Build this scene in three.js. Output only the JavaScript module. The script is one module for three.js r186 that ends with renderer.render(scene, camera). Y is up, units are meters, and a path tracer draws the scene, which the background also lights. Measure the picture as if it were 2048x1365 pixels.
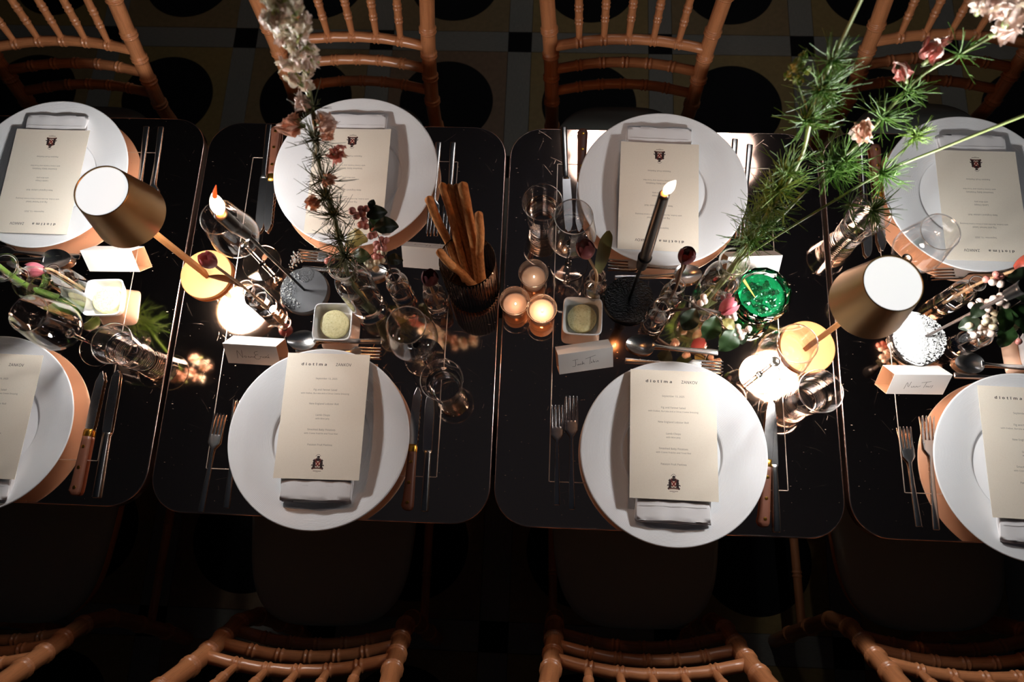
import * as THREE from 'three';
import { mergeGeometries } from 'three/addons/utils/BufferGeometryUtils.js';
import { RoundedBoxGeometry } from 'three/addons/geometries/RoundedBoxGeometry.js';
import { RectAreaLightUniformsLib } from 'three/addons/lights/RectAreaLightUniformsLib.js';
import { ImprovedNoise } from 'three/addons/math/ImprovedNoise.js';

const scene = new THREE.Scene();
scene.background = new THREE.Color(0x000000);
// ---------- camera ----------
const camera = new THREE.PerspectiveCamera(48.879, 2048 / 1365, 0.05, 40);
camera.position.set(0, 2.0975, 0);
camera.up.set(-0.03107, 0.27416, -0.96118);
camera.lookAt(-0.04038, 2.0975 - 0.9612, -0.27286);
camera.focus = 1.42;
camera.userData.fStop = 4.0;
scene.add(camera);
// ---------- renderer and exposure ----------
const renderer = new THREE.WebGLRenderer({ antialias: true });
renderer.toneMapping = THREE.LinearToneMapping;
renderer.toneMappingExposure = 1.2;
renderer.shadowMap.enabled = true;
RectAreaLightUniformsLib.init();
const LAMP_DOWN = 0.72, LAMP_UP = 340, CEILING = 5, CANDLE = 0.045;

const T = 0.75;
// ---------- helpers ----------
const counts = {};
function numbered(n) { const k = counts[n] = (counts[n] ?? -1) + 1; return k ? n + '_' + String(k).padStart(3, '0') : n; }
function rng(seed) { let a = seed >>> 0; return () => { a = (a + 0x6D2B79F5) | 0; let t = Math.imul(a ^ (a >>> 15), 1 | a); t = (t + Math.imul(t ^ (t >>> 7), 61 | t)) ^ t; return ((t ^ (t >>> 14)) >>> 0) / 4294967296; }; }
function tag(o, label, category, group, kind) { if (label) o.userData.label = label; if (category) o.userData.category = category; if (group) o.userData.group = group; if (kind) o.userData.kind = kind; return o; }
function shade(m) { m.castShadow = m.receiveShadow = true; return m; }
function thing(name, label, category, pos = [0, 0, 0], turn = 0, group) { const o = new THREE.Group(); o.name = numbered(name); o.position.set(...pos); o.rotation.y = turn; scene.add(o); return tag(o, label, category, group); }
function part(name, geo, mat, parent) { const m = shade(new THREE.Mesh(geo, mat)); m.name = name; parent.add(m); return m; }
function solo(name, geo, mat, label, category, pos = [0, 0, 0], turn = 0, group) { const m = shade(new THREE.Mesh(geo, mat)); m.name = numbered(name); m.position.set(...pos); m.rotation.y = turn; scene.add(m); return tag(m, label, category, group); }
function copyOf(o, label, pos, turn = 0, group) { const c = o.clone(); c.name = numbered(o.name.replace(/_\d{3}$/, '')); c.position.set(...pos); c.rotation.set(0, turn, 0); scene.add(c); c.userData = { ...o.userData }; return tag(c, label, null, group); }
function struct(name, geo, mat, pos = [0, 0, 0]) { const m = shade(new THREE.Mesh(geo, mat)); m.name = name; m.position.set(...pos); scene.add(m); m.userData.kind = 'structure'; return m; }
const V = (a) => new THREE.Vector3(...a);
const box = (w, h, d, x = 0, y = 0, z = 0) => new THREE.BoxGeometry(w, h, d).translate(x, y, z);
const rbox = (w, h, d, r, x = 0, y = 0, z = 0) => new RoundedBoxGeometry(w, h, d, 3, r).translate(x, y, z);
// turns a closed skin's faces outwards
function outward(g) {
  const p = g.attributes.position, ix = g.index ? g.index.array : null, n = ix ? ix.length : p.count; let vol = 0;
  const a = new THREE.Vector3(), b = new THREE.Vector3(), c = new THREE.Vector3();
  for (let i = 0; i < n; i += 3) { a.fromBufferAttribute(p, ix ? ix[i] : i); b.fromBufferAttribute(p, ix ? ix[i + 1] : i + 1); c.fromBufferAttribute(p, ix ? ix[i + 2] : i + 2); vol += a.dot(b.cross(c)); }
  if (vol < 0 && ix) { for (let i = 0; i < n; i += 3) { const t = ix[i + 1]; ix[i + 1] = ix[i + 2]; ix[i + 2] = t; } const m = g.attributes.normal; for (let i = 0; i < m.count; i++) m.setXYZ(i, -m.getX(i), -m.getY(i), -m.getZ(i)); }
  return g;
}
const lathe = (pts, seg = 64) => outward(new THREE.LatheGeometry(pts.map(p => new THREE.Vector2(Math.max(p[0], 1e-5), p[1])), seg));
const merge = (gs) => mergeGeometries(gs.map(g => { const h = g.index ? g.toNonIndexed() : g; for (const k of Object.keys(h.attributes)) if (!['position', 'normal', 'uv'].includes(k)) h.deleteAttribute(k); return h; }));
// a tube of varying radius along a curve; ts: where its rings of points stand
function sweep(pts, r, o = {}) {
  const { n = 20, seg = 10, flat = 1, ts = null } = o;
  const v = pts.map(p => Array.isArray(p) ? V(p) : p), line = v.length === 2;
  const c = line ? new THREE.LineCurve3(v[0], v[1]) : new THREE.CatmullRomCurve3(v, false, 'centripetal');
  const tt = ts || Array.from({ length: n + 1 }, (_, i) => i / n), N = tt.length, L = c.getLength();
  const pos = [], uv = [], idx = [];
  let nrm = new THREE.Vector3(), prevT = null; const bin = new THREE.Vector3();
  tt.forEach((t, i) => {
    const p = line ? c.getPoint(t) : c.getPointAt(t), tan = line ? c.getTangent(t) : c.getTangentAt(t);
    if (!prevT) { nrm.set(0, 1, 0); if (Math.abs(tan.y) > 0.9) nrm.set(0, 0, 1); nrm.addScaledVector(tan, -nrm.dot(tan)).normalize(); }
    else { nrm.addScaledVector(tan, -nrm.dot(tan)).normalize(); }
    prevT = tan; bin.crossVectors(tan, nrm);
    const rad = typeof r === 'function' ? r(t, t * L) : r;
    for (let k = 0; k <= seg; k++) { const a = k / seg * Math.PI * 2, x = Math.cos(a) * rad, y = Math.sin(a) * rad * flat; pos.push(p.x + bin.x * x + nrm.x * y, p.y + bin.y * x + nrm.y * y, p.z + bin.z * x + nrm.z * y); uv.push(k / seg * 0.1, t * L); }
  });
  for (let i = 0; i < N - 1; i++) for (let k = 0; k < seg; k++) { const a = i * (seg + 1) + k, b = a + seg + 1; idx.push(a, a + 1, b, b, a + 1, b + 1); }
  for (const e of [0, N - 1]) { const p = line ? c.getPoint(tt[e]) : c.getPointAt(tt[e]); const b = pos.length / 3; pos.push(p.x, p.y, p.z); uv.push(0.05, tt[e] * L); for (let k = 0; k < seg; k++) { const a = e * (seg + 1) + k; e ? idx.push(b, a, a + 1) : idx.push(b, a + 1, a); } }
  const g = new THREE.BufferGeometry(); g.setAttribute('position', new THREE.Float32BufferAttribute(pos, 3)); g.setAttribute('uv', new THREE.Float32BufferAttribute(uv, 2)); g.setIndex(idx); g.computeVertexNormals();
  // join the seam's normals
  const nn = g.attributes.normal; for (let i = 0; i < N; i++) { const a = i * (seg + 1), b = a + seg; const s = new THREE.Vector3(nn.getX(a) + nn.getX(b), nn.getY(a) + nn.getY(b), nn.getZ(a) + nn.getZ(b)).normalize(); nn.setXYZ(a, s.x, s.y, s.z); nn.setXYZ(b, s.x, s.y, s.z); }
  return outward(g);
}
// a turned bamboo-like rod: rings are [distance] along it, each a pair of beads
function turned(pts, r, rings, seg = 12, taper = 0) {
  const v = pts.map(V), c = v.length === 2 ? new THREE.LineCurve3(...v) : new THREE.CatmullRomCurve3(v, false, 'centripetal'), L = c.getLength();
  const s = new Set(); for (let i = 0; i <= 16; i++) s.add(+(i / 16).toFixed(5));
  for (const d of rings) for (let k = -8; k <= 8; k++) { const t = (d + k * 0.0016) / L; if (t > 0 && t < 1) s.add(+t.toFixed(5)); }
  const ts = [...s].sort((a, b) => a - b);
  const f = (t, d) => { let q = r * (1 - taper * Math.abs(2 * t - 1) ** 3); for (const e of rings) for (const o of [-0.0046, 0.0046]) q += r * 0.2 * Math.exp(-(((d - e - o) / 0.0024) ** 2)); for (const e of rings) q -= r * 0.05 * Math.exp(-(((d - e) / 0.002) ** 2)); return q; };
  return sweep(pts, f, { ts, seg });
}
function surf(nu, nv, fn) {
  const pos = [], uv = [], idx = [];
  for (let j = 0; j <= nv; j++) for (let i = 0; i <= nu; i++) { pos.push(...fn(i / nu, j / nv)); uv.push(i / nu, j / nv); }
  for (let j = 0; j < nv; j++) for (let i = 0; i < nu; i++) { const a = j * (nu + 1) + i, b = a + nu + 1; idx.push(a, a + 1, b, b, a + 1, b + 1); }
  const g = new THREE.BufferGeometry(); g.setAttribute('position', new THREE.Float32BufferAttribute(pos, 3)); g.setAttribute('uv', new THREE.Float32BufferAttribute(uv, 2)); g.setIndex(idx); g.computeVertexNormals(); return g;
}
// a closed skin over rings of equally many points
function loft(rings, capA = true, capB = true) {
  const m = rings[0].length, pos = [], uv = [], idx = [];
  rings.forEach((R, j) => { for (let i = 0; i <= m; i++) { pos.push(...R[i % m]); uv.push(i / m, j / (rings.length - 1)); } });
  for (let j = 0; j < rings.length - 1; j++) for (let i = 0; i < m; i++) { const a = j * (m + 1) + i, b = a + m + 1; idx.push(a, b, a + 1, b, b + 1, a + 1); }
  const cap = (R, j, flip) => { const b = pos.length / 3, cx = [0, 1, 2].map(k => R.reduce((s, p) => s + p[k], 0) / m); pos.push(...cx); uv.push(0.5, 0.5); for (let i = 0; i < m; i++) { const a = j * (m + 1) + i; flip ? idx.push(b, a, a + 1) : idx.push(b, a + 1, a); } };
  if (capA) cap(rings[0], 0, true); if (capB) cap(rings[rings.length - 1], rings.length - 1, false);
  const g = new THREE.BufferGeometry(); g.setAttribute('position', new THREE.Float32BufferAttribute(pos, 3)); g.setAttribute('uv', new THREE.Float32BufferAttribute(uv, 2)); g.setIndex(idx); g.computeVertexNormals();
  const nn = g.attributes.normal; for (let j = 0; j < rings.length; j++) { const a = j * (m + 1), b = a + m, q = new THREE.Vector3(nn.getX(a) + nn.getX(b), nn.getY(a) + nn.getY(b), nn.getZ(a) + nn.getZ(b)).normalize(); nn.setXYZ(a, q.x, q.y, q.z); nn.setXYZ(b, q.x, q.y, q.z); }
  return outward(g);
}
// a flat bar along x: stations {x, w: half width, t: half thickness, y: centre height, z}
function strip(st) {
  return loft(st.map(s => [[1, 0], [.86, .8], [.45, 1], [0, 1.05], [-.45, 1], [-.86, .8], [-1, 0], [-.86, -.8], [-.45, -1], [0, -1], [.45, -1], [.86, -.8]].map(([a, b]) => [s.x, (s.y ?? s.t) + b * s.t, (s.z ?? 0) + a * s.w])));
}
const noise = new ImprovedNoise();
function canvas(w, h, draw, srgb = true) { const c = document.createElement('canvas'); c.width = w; c.height = h; draw(c.getContext('2d'), w, h); const t = new THREE.CanvasTexture(c); if (srgb) t.colorSpace = THREE.SRGBColorSpace; t.wrapS = t.wrapT = THREE.RepeatWrapping; return t; }
function dataTex(w, h, fn, srgb = false) { const d = new Uint8Array(w * h * 4); for (let y = 0; y < h; y++) for (let x = 0; x < w; x++) { const c = fn(x / w, y / h); const i = (y * w + x) * 4; d[i] = c[0]; d[i + 1] = c[1]; d[i + 2] = c[2]; d[i + 3] = 255; } const t = new THREE.DataTexture(d, w, h); t.magFilter = t.minFilter = THREE.LinearFilter; t.wrapS = t.wrapT = THREE.RepeatWrapping; if (srgb) t.colorSpace = THREE.SRGBColorSpace; t.needsUpdate = true; return t; }
const std = (color, roughness, o = {}) => new THREE.MeshPhysicalMaterial({ color: Array.isArray(color) ? new THREE.Color().setRGB(...color) : color, roughness, ...o });

// ---------- materials ----------
const woodTex = canvas(256, 1024, (g, w, h) => {
  const r = rng(4); g.fillStyle = '#cb8557'; g.fillRect(0, 0, w, h);
  for (let i = 0; i < 900; i++) { g.fillStyle = `rgba(${r() < .5 ? '120,62,30' : '214,150,104'},${.05 + r() * .1})`; g.fillRect(r() * w, r() * h, 1 + r() * 2, 60 + r() * 240); }
  for (let i = 0; i < 260; i++) { g.fillStyle = `rgba(70,30,14,${.08 + r() * .22})`; g.fillRect(r() * w, r() * h, 1.2, 6 + r() * 16); }
}); woodTex.repeat.set(6, 2.2);
const M = {
  wood: std([1, 1, 1], 0.36, { map: woodTex, clearcoat: 0.35, clearcoatRoughness: 0.25 }),
  seat: std([0.25, 0.285, 0.26], 0.85),
  porcelain: std([0.815, 0.825, 0.84], 0.3, { clearcoat: 0.25, clearcoatRoughness: 0.15 }),
  steel: new THREE.MeshPhysicalMaterial({ color: 0xd2d0ce, metalness: 1, roughness: 0.24 }),
  steelDark: new THREE.MeshPhysicalMaterial({ color: 0xa8a6a4, metalness: 1, roughness: 0.24 }),
  brass: new THREE.MeshPhysicalMaterial({ color: 0xc7963f, metalness: 1, roughness: 0.28 }),
  gold: new THREE.MeshPhysicalMaterial({ color: new THREE.Color().setRGB(0.36, 0.152, 0.045), metalness: 0.45, roughness: 0.55 }),
  shadeMetal: new THREE.MeshPhysicalMaterial({ color: new THREE.Color().setRGB(0.34, 0.215, 0.10), metalness: 0.92, roughness: 0.36 }),
  shadeInside: std([0.8, 0.78, 0.74], 0.6),
  disc: new THREE.MeshStandardMaterial({ color: 0xffffff, emissive: 0xffffff, emissiveIntensity: 0.72, roughness: 0.5 }),
  discDown: new THREE.MeshStandardMaterial({ color: 0xffffff, emissive: 0xfcfcff, emissiveIntensity: 24, roughness: 0.5 }),
  glass: std(0xffffff, 0.0, { transmission: 1, thickness: 0.004, ior: 1.5 }),
  pane: std(0xffffff, 0.0, { transmission: 1, thickness: 0, ior: 1.5, side: THREE.DoubleSide }),
  water: std(0xffffff, 0.0, { transmission: 1, thickness: 0.03, ior: 1.36 }),
  smoke: std(0xffffff, 0.0, { transmission: 1, thickness: 0.004, ior: 1.45, attenuationColor: new THREE.Color(0.42, 0.33, 0.26), attenuationDistance: 0.011 }),
  emerald: new THREE.MeshPhysicalMaterial({ color: new THREE.Color().setRGB(0.01, 0.27, 0.085), roughness: 0.03, transmission: 0.7, thickness: 0.05, ior: 1.35 }),
  wax: std([0.88, 0.72, 0.58], 0.55, { transmission: 0.45, thickness: 0, side: THREE.DoubleSide }),
  blackWax: std([0.009, 0.007, 0.007], 0.3),
  iron: std([0.010, 0.010, 0.011], 0.33, { metalness: 0.4 }),
  ironGrey: std([0.075, 0.078, 0.083], 0.55, { metalness: 0.2 }),
  salt: std([0.86, 0.87, 0.86], 0.35, { transmission: 0.2, thickness: 0 }),
  flame: new THREE.MeshStandardMaterial({ color: 0x000000, emissive: 0xffe9cf, emissiveIntensity: 4.5 }),
  flameTip: new THREE.MeshStandardMaterial({ color: 0x000000, emissive: 0xff5a22, emissiveIntensity: 1.3 }),
  flameBlue: new THREE.MeshStandardMaterial({ color: 0x000000, emissive: 0x5a5cff, emissiveIntensity: 0.9 }),
  linen: std([0.90, 0.89, 0.90], 0.95),
  linenStitch: std([0.62, 0.60, 0.60], 0.9),
  card: std([0.80, 0.775, 0.735], 0.85),
  roseWood: std([0.15, 0.055, 0.032], 0.45),
  bread: null, butter: null,
  leaf: std([0.018, 0.05, 0.010], 0.5, { side: THREE.DoubleSide, transmission: 0.2, thickness: 0 }),
  leafDark: std([0.014, 0.024, 0.010], 0.42, { side: THREE.DoubleSide }),
  leafPale: std([0.30, 0.27, 0.08], 0.5, { side: THREE.DoubleSide, transmission: 0.3, thickness: 0 }),
  tulipLeaf: std([0.20, 0.19, 0.065], 0.45, { side: THREE.DoubleSide, transmission: 0.25, thickness: 0 }),
  tulipBrown: std([0.13, 0.06, 0.03], 0.4, { side: THREE.DoubleSide, transmission: 0.2, thickness: 0 }),
  needle: std([0.12, 0.27, 0.03], 0.45, { side: THREE.DoubleSide, transmission: 0.3, thickness: 0 }),
  needleDark: std([0.045, 0.062, 0.016], 0.5, { side: THREE.DoubleSide }),
  needleLime: std([0.22, 0.36, 0.05], 0.45, { side: THREE.DoubleSide, transmission: 0.3, thickness: 0 }),
  stemGreen: std([0.22, 0.27, 0.10], 0.4),
  stemDark: std([0.07, 0.085, 0.03], 0.45),
  stemTan: std([0.42, 0.25, 0.13], 0.5),
  stemThick: std([0.10, 0.20, 0.025], 0.35),
  twig: std([0.06, 0.04, 0.03], 0.6),
  berryPink: std([0.62, 0.24, 0.20], 0.35), berryCream: std([0.68, 0.58, 0.40], 0.35), berryWhite: std([0.78, 0.62, 0.54], 0.3),
  blush: std([0.80, 0.64, 0.57], 0.6, { side: THREE.DoubleSide, transmission: 0.35, thickness: 0 }),
  cream: std([0.86, 0.80, 0.66], 0.6, { side: THREE.DoubleSide, transmission: 0.35, thickness: 0 }),
  coral: std([0.74, 0.30, 0.25], 0.55, { side: THREE.DoubleSide, transmission: 0.35, thickness: 0 }),
  peach: std([0.74, 0.45, 0.33], 0.6, { side: THREE.DoubleSide, transmission: 0.35, thickness: 0 }),
  green: std([0.42, 0.46, 0.14], 0.6, { side: THREE.DoubleSide, transmission: 0.35, thickness: 0 }),
  plum: std([0.11, 0.018, 0.028], 0.4, { side: THREE.DoubleSide }),
  mauve: std([0.30, 0.075, 0.085], 0.4, { side: THREE.DoubleSide, transmission: 0.15, thickness: 0 }),
  rose: std([0.62, 0.15, 0.19], 0.4, { side: THREE.DoubleSide, transmission: 0.2, thickness: 0 }),
  red: std([0.50, 0.085, 0.05], 0.4, { side: THREE.DoubleSide, transmission: 0.2, thickness: 0 }),
};
// polished copper with hairline scratches and dust specks in its roughness
const scratchTex = canvas(1024, 1024, (g, w, h) => {
  const r = rng(11); g.fillStyle = 'rgb(0,12,0)'; g.fillRect(0, 0, w, h);
  for (let i = 0; i < 260; i++) { const x = r() * w, y = r() * h, a = r() * 6.28, l = 6 + r() * 60; g.strokeStyle = `rgba(0,${90 + r() * 90 | 0},0,${.2 + r() * .5})`; g.lineWidth = .5 + r() * .6; g.beginPath(); g.moveTo(x, y); g.quadraticCurveTo(x + Math.cos(a) * l * .5 + r() * 6, y + Math.sin(a) * l * .5 + r() * 6, x + Math.cos(a) * l, y + Math.sin(a) * l); g.stroke(); }
  for (let i = 0; i < 190; i++) { g.fillStyle = `rgba(0,${120 + r() * 100 | 0},0,.8)`; const s = .5 + r() * .9; g.fillRect(r() * w, r() * h, s * (1 + r() * 5), s); }
}, false);
M.copper = new THREE.MeshPhysicalMaterial({ color: new THREE.Color().setRGB(0.98, 0.645, 0.46), metalness: 1, roughness: 1, roughnessMap: scratchTex });
M.copperEdge = new THREE.MeshPhysicalMaterial({ color: new THREE.Color().setRGB(0.95, 0.66, 0.55), metalness: 1, roughness: 0.22 });
M.inlay = new THREE.MeshPhysicalMaterial({ color: new THREE.Color().setRGB(0.9, 0.7, 0.58), metalness: 1, roughness: 0.42 });
M.tableLeg = std([0.02, 0.02, 0.02], 0.5, { metalness: 0.6 });
const breadTex = canvas(256, 512, (g, w, h) => { const r = rng(8); g.fillStyle = '#d0884a'; g.fillRect(0, 0, w, h); for (let i = 0; i < 1500; i++) { g.fillStyle = `rgba(${r() < .5 ? '150,84,36' : '226,164,104'},${.08 + r() * .2})`; const s = 2 + r() * 9; g.beginPath(); g.ellipse(r() * w, r() * h, s, s * 1.6, r(), 0, 7); g.fill(); } }); breadTex.repeat.set(10, 5);
M.bread = std([1, 1, 1], 0.75, { map: breadTex });
const butterTex = canvas(256, 256, (g, w, h) => { const r = rng(9); g.fillStyle = '#ded6a2'; g.fillRect(0, 0, w, h); for (let i = 0; i < 500; i++) { g.fillStyle = `rgba(${r() < .5 ? '190,184,120' : '240,236,200'},.25)`; g.beginPath(); g.arc(r() * w, r() * h, 2 + r() * 7, 0, 7); g.fill(); } for (let i = 0; i < 60; i++) { g.fillStyle = `rgba(70,80,30,${.35 + r() * .5})`; g.beginPath(); g.arc(r() * w, r() * h, .6 + r() * 1.8, 0, 7); g.fill(); } });
M.butter = std([1, 1, 1], 0.5, { map: butterTex });

// ---------- room shell ----------
const tileGrain = dataTex(128, 128, (u, v) => { const n = 0.5 + 0.5 * noise.noise(u * 24, v * 24, 3), f = 0.5 + 0.5 * noise.noise(u * 70, v * 70, 9); const c = 205 + 50 * (0.6 * n + 0.4 * f); return [c, c, c]; }, true);
const tiles = { black: std([0.006, 0.006, 0.0075], 0.8, { specularIntensity: 0.4, map: tileGrain }), grey: std([0.27, 0.255, 0.215], 0.6, { map: tileGrain }), olive: [std([0.29, 0.195, 0.085], 0.6, { map: tileGrain }), std([0.25, 0.155, 0.085], 0.6, { map: tileGrain }), std([0.33, 0.225, 0.075], 0.6, { map: tileGrain })] };
const dark = std([0.15, 0.15, 0.155], 0.9), ceilingMat = std([0.011, 0.020, 0.038], 0.9);
const floor = struct('floor', box(8, 0.12, 7, 0, -0.068, -0.6), std([0.05, 0.045, 0.04], 0.8));
struct('ceiling', box(8, 0.12, 7, 0, 3.46, -0.6), ceilingMat);
struct('wall_back', box(8, 3.6, 0.12, 0, 1.7, -4.16), dark); struct('wall_front', box(8, 3.6, 0.12, 0, 1.7, 2.96), dark);
struct('wall_left', box(0.12, 3.6, 7, -4.06, 1.7, -0.6), dark); struct('wall_right', box(0.12, 3.6, 7, 4.06, 1.7, -0.6), dark);
{ // encaustic tile floor: crossing grey bands with black squares, olive fields with black discs
  const pitch = 0.4565, bw = 0.0762, x0 = -0.1035, z0 = -1.6155, f = pitch - bw, gap = 0.0012;
  const field = rbox(f - gap, 0.008, f - gap, 0.0006, 0, -0.004, 0), band = rbox(f - gap, 0.008, bw - gap, 0.0006, 0, -0.004, 0), sq = rbox(bw - gap, 0.008, bw - gap, 0.0006, 0, -0.004, 0);
  const disc = lathe([[0, -0.002], [0.15, -0.002], [0.15, 0], [0.1494, 0.0004], [0, 0.0004]], 64), r = rng(2);
  for (let i = -5; i <= 5; i++) for (let j = -2; j <= 4; j++) {
    const x = x0 + i * pitch, z = z0 + j * pitch;
    const s = part('black_tile', sq, tiles.black, floor); s.position.set(x, 0, z);
    const a = part('grey_tile', band, tiles.grey, floor); a.position.set(x + pitch / 2, 0, z);
    const b = part('grey_tile', band, tiles.grey, floor); b.position.set(x, 0, z + pitch / 2); b.rotation.y = Math.PI / 2;
    const o = part('olive_tile', field, tiles.olive[Math.floor(r() * 3)], floor); o.position.set(x + pitch / 2, 0, z + pitch / 2);
    const d = part('disc_tile', disc, tiles.black, o); d.position.set(0, 0, 0);
  }
}

// ---------- tables ----------
function roundedRect(x0, z0, x1, z1, r, inset = 0) { const s = new THREE.Shape(); x0 += inset; z0 += inset; x1 -= inset; z1 -= inset; r -= inset; s.moveTo(x0 + r, z0); s.lineTo(x1 - r, z0); s.absarc(x1 - r, z0 + r, r, -Math.PI / 2, 0); s.lineTo(x1, z1 - r); s.absarc(x1 - r, z1 - r, r, 0, Math.PI / 2); s.lineTo(x0 + r, z1); s.absarc(x0 + r, z1 - r, r, Math.PI / 2, Math.PI); s.lineTo(x0, z0 + r); s.absarc(x0 + r, z0 + r, r, Math.PI, Math.PI * 1.5); return s; }
const TW = 0.6105, TD = 0.787;
const lay = (g, y) => g.rotateX(Math.PI / 2).translate(0, y, 0);
const topGeo = (() => { const g = lay(new THREE.ExtrudeGeometry(roundedRect(-TW / 2, -TD / 2, TW / 2, TD / 2, 0.066, 0.0022), { depth: 0.018, bevelEnabled: false, curveSegments: 20 }), 0); const p = g.attributes.position, uv = g.attributes.uv; for (let i = 0; i < p.count; i++) uv.setXY(i, p.getX(i) / 0.5, p.getZ(i) / 0.5); return g; })();
const edgeGeo = (() => { // bull-nosed metal band round the top
  const ring = (inset, y) => roundedRect(-TW / 2, -TD / 2, TW / 2, TD / 2, 0.066, inset).getSpacedPoints(260).slice(0, 260).map(p => [p.x, y, p.y]);
  return loft([ring(0.0024, -0.0002), ring(0.0022, 0.0001), ring(0.0012, -0.0001), ring(0.0004, -0.0007), ring(0, -0.0018), ring(0, -0.018), ring(0.002, -0.02), ring(0.01, -0.02)], false, false);
})();
function makeTable() {
  const t = thing('copper_table', '', 'table');
  const inner = [-TW / 2 + 0.0965, TW / 2 - 0.0965], zz = [-TD / 2 + 0.08, TD / 2 - 0.08];
  const top = part('table_top', topGeo, M.copper, t); top.position.y = T;
  const e = part('edge_band', edgeGeo, M.copperEdge, t); e.position.y = T;
  for (const x of inner) part('inlay_line', rbox(0.0017, 0.001, zz[1] - zz[0], 0.0003, x, T - 0.0003, 0), M.inlay, t);
  for (const z of zz) part('inlay_line', rbox(inner[1] - inner[0] - 0.002, 0.001, 0.0017, 0.0003, 0, T - 0.0003, z), M.inlay, t);
  part('column', lathe([[0, 0.02], [0.038, 0.02], [0.034, 0.04], [0.03, 0.7], [0.06, 0.725], [0.06, 0.73], [0, 0.73]], 32), M.tableLeg, t);
  part('foot_plate', rbox(0.4, 0.02, 0.44, 0.006, 0, 0.011, 0), M.tableLeg, t);
  return t;
}
const tabB = makeTable(); tabB.position.set(-0.3895, 0, -0.4395); tabB.userData.label = 'mirror-polished copper table between the left lamp and the breadstick glass';
copyOf(tabB, 'mirror-polished copper table under the tea lights and the green crystal glass', [0.2282, 0, -0.4395]);
copyOf(tabB, 'mirror-polished copper table cut off by the left edge, under the pale dish', [-1.0085, 0, -0.4455]);
copyOf(tabB, 'mirror-polished copper table cut off by the right edge, under the salt mound', [0.8462, 0, -0.444]);

// ---------- chairs ----------
function makeChair() {
  const t = thing('chiavari_chair', '', 'chair');
  // local: the back leans to -z, the seat reaches to +z
  const postX = (h) => h > 0.45 ? 0.158 + (h - 0.45) * 0.098 : 0.168, postZ = (h) => 0.052 - (h - 0.45) * 0.275;
  for (const s of [-1, 1]) {
    const pts = [[s * 0.172, 0, -0.03], [s * 0.164, 0.22, 0.02], [s * postX(0.45), 0.45, postZ(0.45)], [s * postX(0.64), 0.64, postZ(0.64)], [s * postX(0.92), 0.92, postZ(0.92)]];
    part('back_post', turned(pts, 0.0168, [0.12, 0.26, 0.40, 0.505, 0.575, 0.635, 0.70, 0.79, 0.88], 14), M.wood, t);
    part('front_leg', turned([[s * 0.172, 0, 0.39], [s * 0.168, 0.435, 0.375]], 0.0165, [0.08, 0.17, 0.27, 0.36], 12), M.wood, t);
    part('side_stretcher', turned([[s * 0.165, 0.2, 0.02], [s * 0.17, 0.2, 0.38]], 0.0105, [0.12, 0.24], 10), M.wood, t);
  }
  part('front_stretcher', turned([[-0.17, 0.24, 0.382], [0.17, 0.24, 0.382]], 0.0105, [0.11, 0.23], 10), M.wood, t);
  const rail = (h, rings, r) => { const x = postX(h) - 0.008, z = postZ(h); const pts = [-1, -.5, 0, .5, 1].map(k => [k * x, h, z - 0.022 * (1 - k * k)]); return turned(pts, r, rings, 12); };
  const at5 = (h) => { const L = 2 * (postX(h) - 0.008) * 1.008; return [-2, -1, 0, 1, 2].map(k => L / 2 + k * L / 6.05); };
  for (const h of [0.52, 0.58, 0.64]) part('back_rail', rail(h, at5(h), 0.0118), M.wood, t);
  part('crest_rail', rail(0.845, at5(0.845), 0.0118), M.wood, t); part('crest_rail', rail(0.905, [], 0.0145), M.wood, t);
  for (let k = -2; k <= 2; k++) {
    const q = k / 3.02, a = 0.643, b = 0.845, P0 = [q * (postX(a) - 0.008), a, postZ(a) - 0.022 * (1 - q * q)], P1 = [q * (postX(b) - 0.008), b, postZ(b) - 0.022 * (1 - q * q)];
    part('spindle', turned([P0, P1], 0.0088, [0.052, 0.085, 0.128, 0.16], 10, 0.3), M.wood, t);
  }
  // seat: a rounded pad on a wooden frame
  const outline = (inset, y) => { const a = []; for (let i = 0; i < 64; i++) { const th = i / 64 * Math.PI * 2, n = 3.4, c = Math.cos(th), s = Math.sin(th); let x = Math.sign(c) * Math.abs(c) ** (2 / n), z = Math.sign(s) * Math.abs(s) ** (2 / n); const w = 0.172 + 0.016 * z; a.push([(w - inset) * x, y, 0.225 + (0.185 - inset) * z]); } return a; };
  part('seat_frame', loft([outline(0.012, 0.42), outline(0.004, 0.422), outline(0.002, 0.43), outline(0.002, 0.445), outline(0.01, 0.448)]), M.wood, t);
  part('seat_pad', loft([outline(0.006, 0.447), outline(-0.001, 0.455), outline(0.0, 0.468), outline(0.01, 0.477), outline(0.04, 0.482), outline(0.09, 0.485)]), M.seat, t);
  return t;
}
const chair0 = makeChair(); chair0.position.set(-0.4575, 0, -1.108); chair0.userData.label = 'bamboo-style wooden chair across the table, behind the tall blossom stem';
copyOf(chair0, 'bamboo-style wooden chair across the table, behind the burning taper that leans over a plate', [0.174, 0, -1.112]);
copyOf(chair0, 'bamboo-style wooden chair across the table, at the far left beyond the left lamp', [-1.136, 0, -1.085]);
copyOf(chair0, 'bamboo-style wooden chair across the table, crossed by the pink blossom stem at upper right', [0.890, 0, -1.137]);
copyOf(chair0, 'bamboo-style wooden chair on the near side, in front of the plate beside a single fork', [-0.425, 0, 0.198], Math.PI + 0.03);
copyOf(chair0, 'bamboo-style wooden chair on the near side, in front of the plate beside two forks', [0.212, 0, 0.176], Math.PI + 0.02);
copyOf(chair0, 'bamboo-style wooden chair cut off by the lower left corner of the picture', [-1.085, 0, 0.22], Math.PI);
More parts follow.
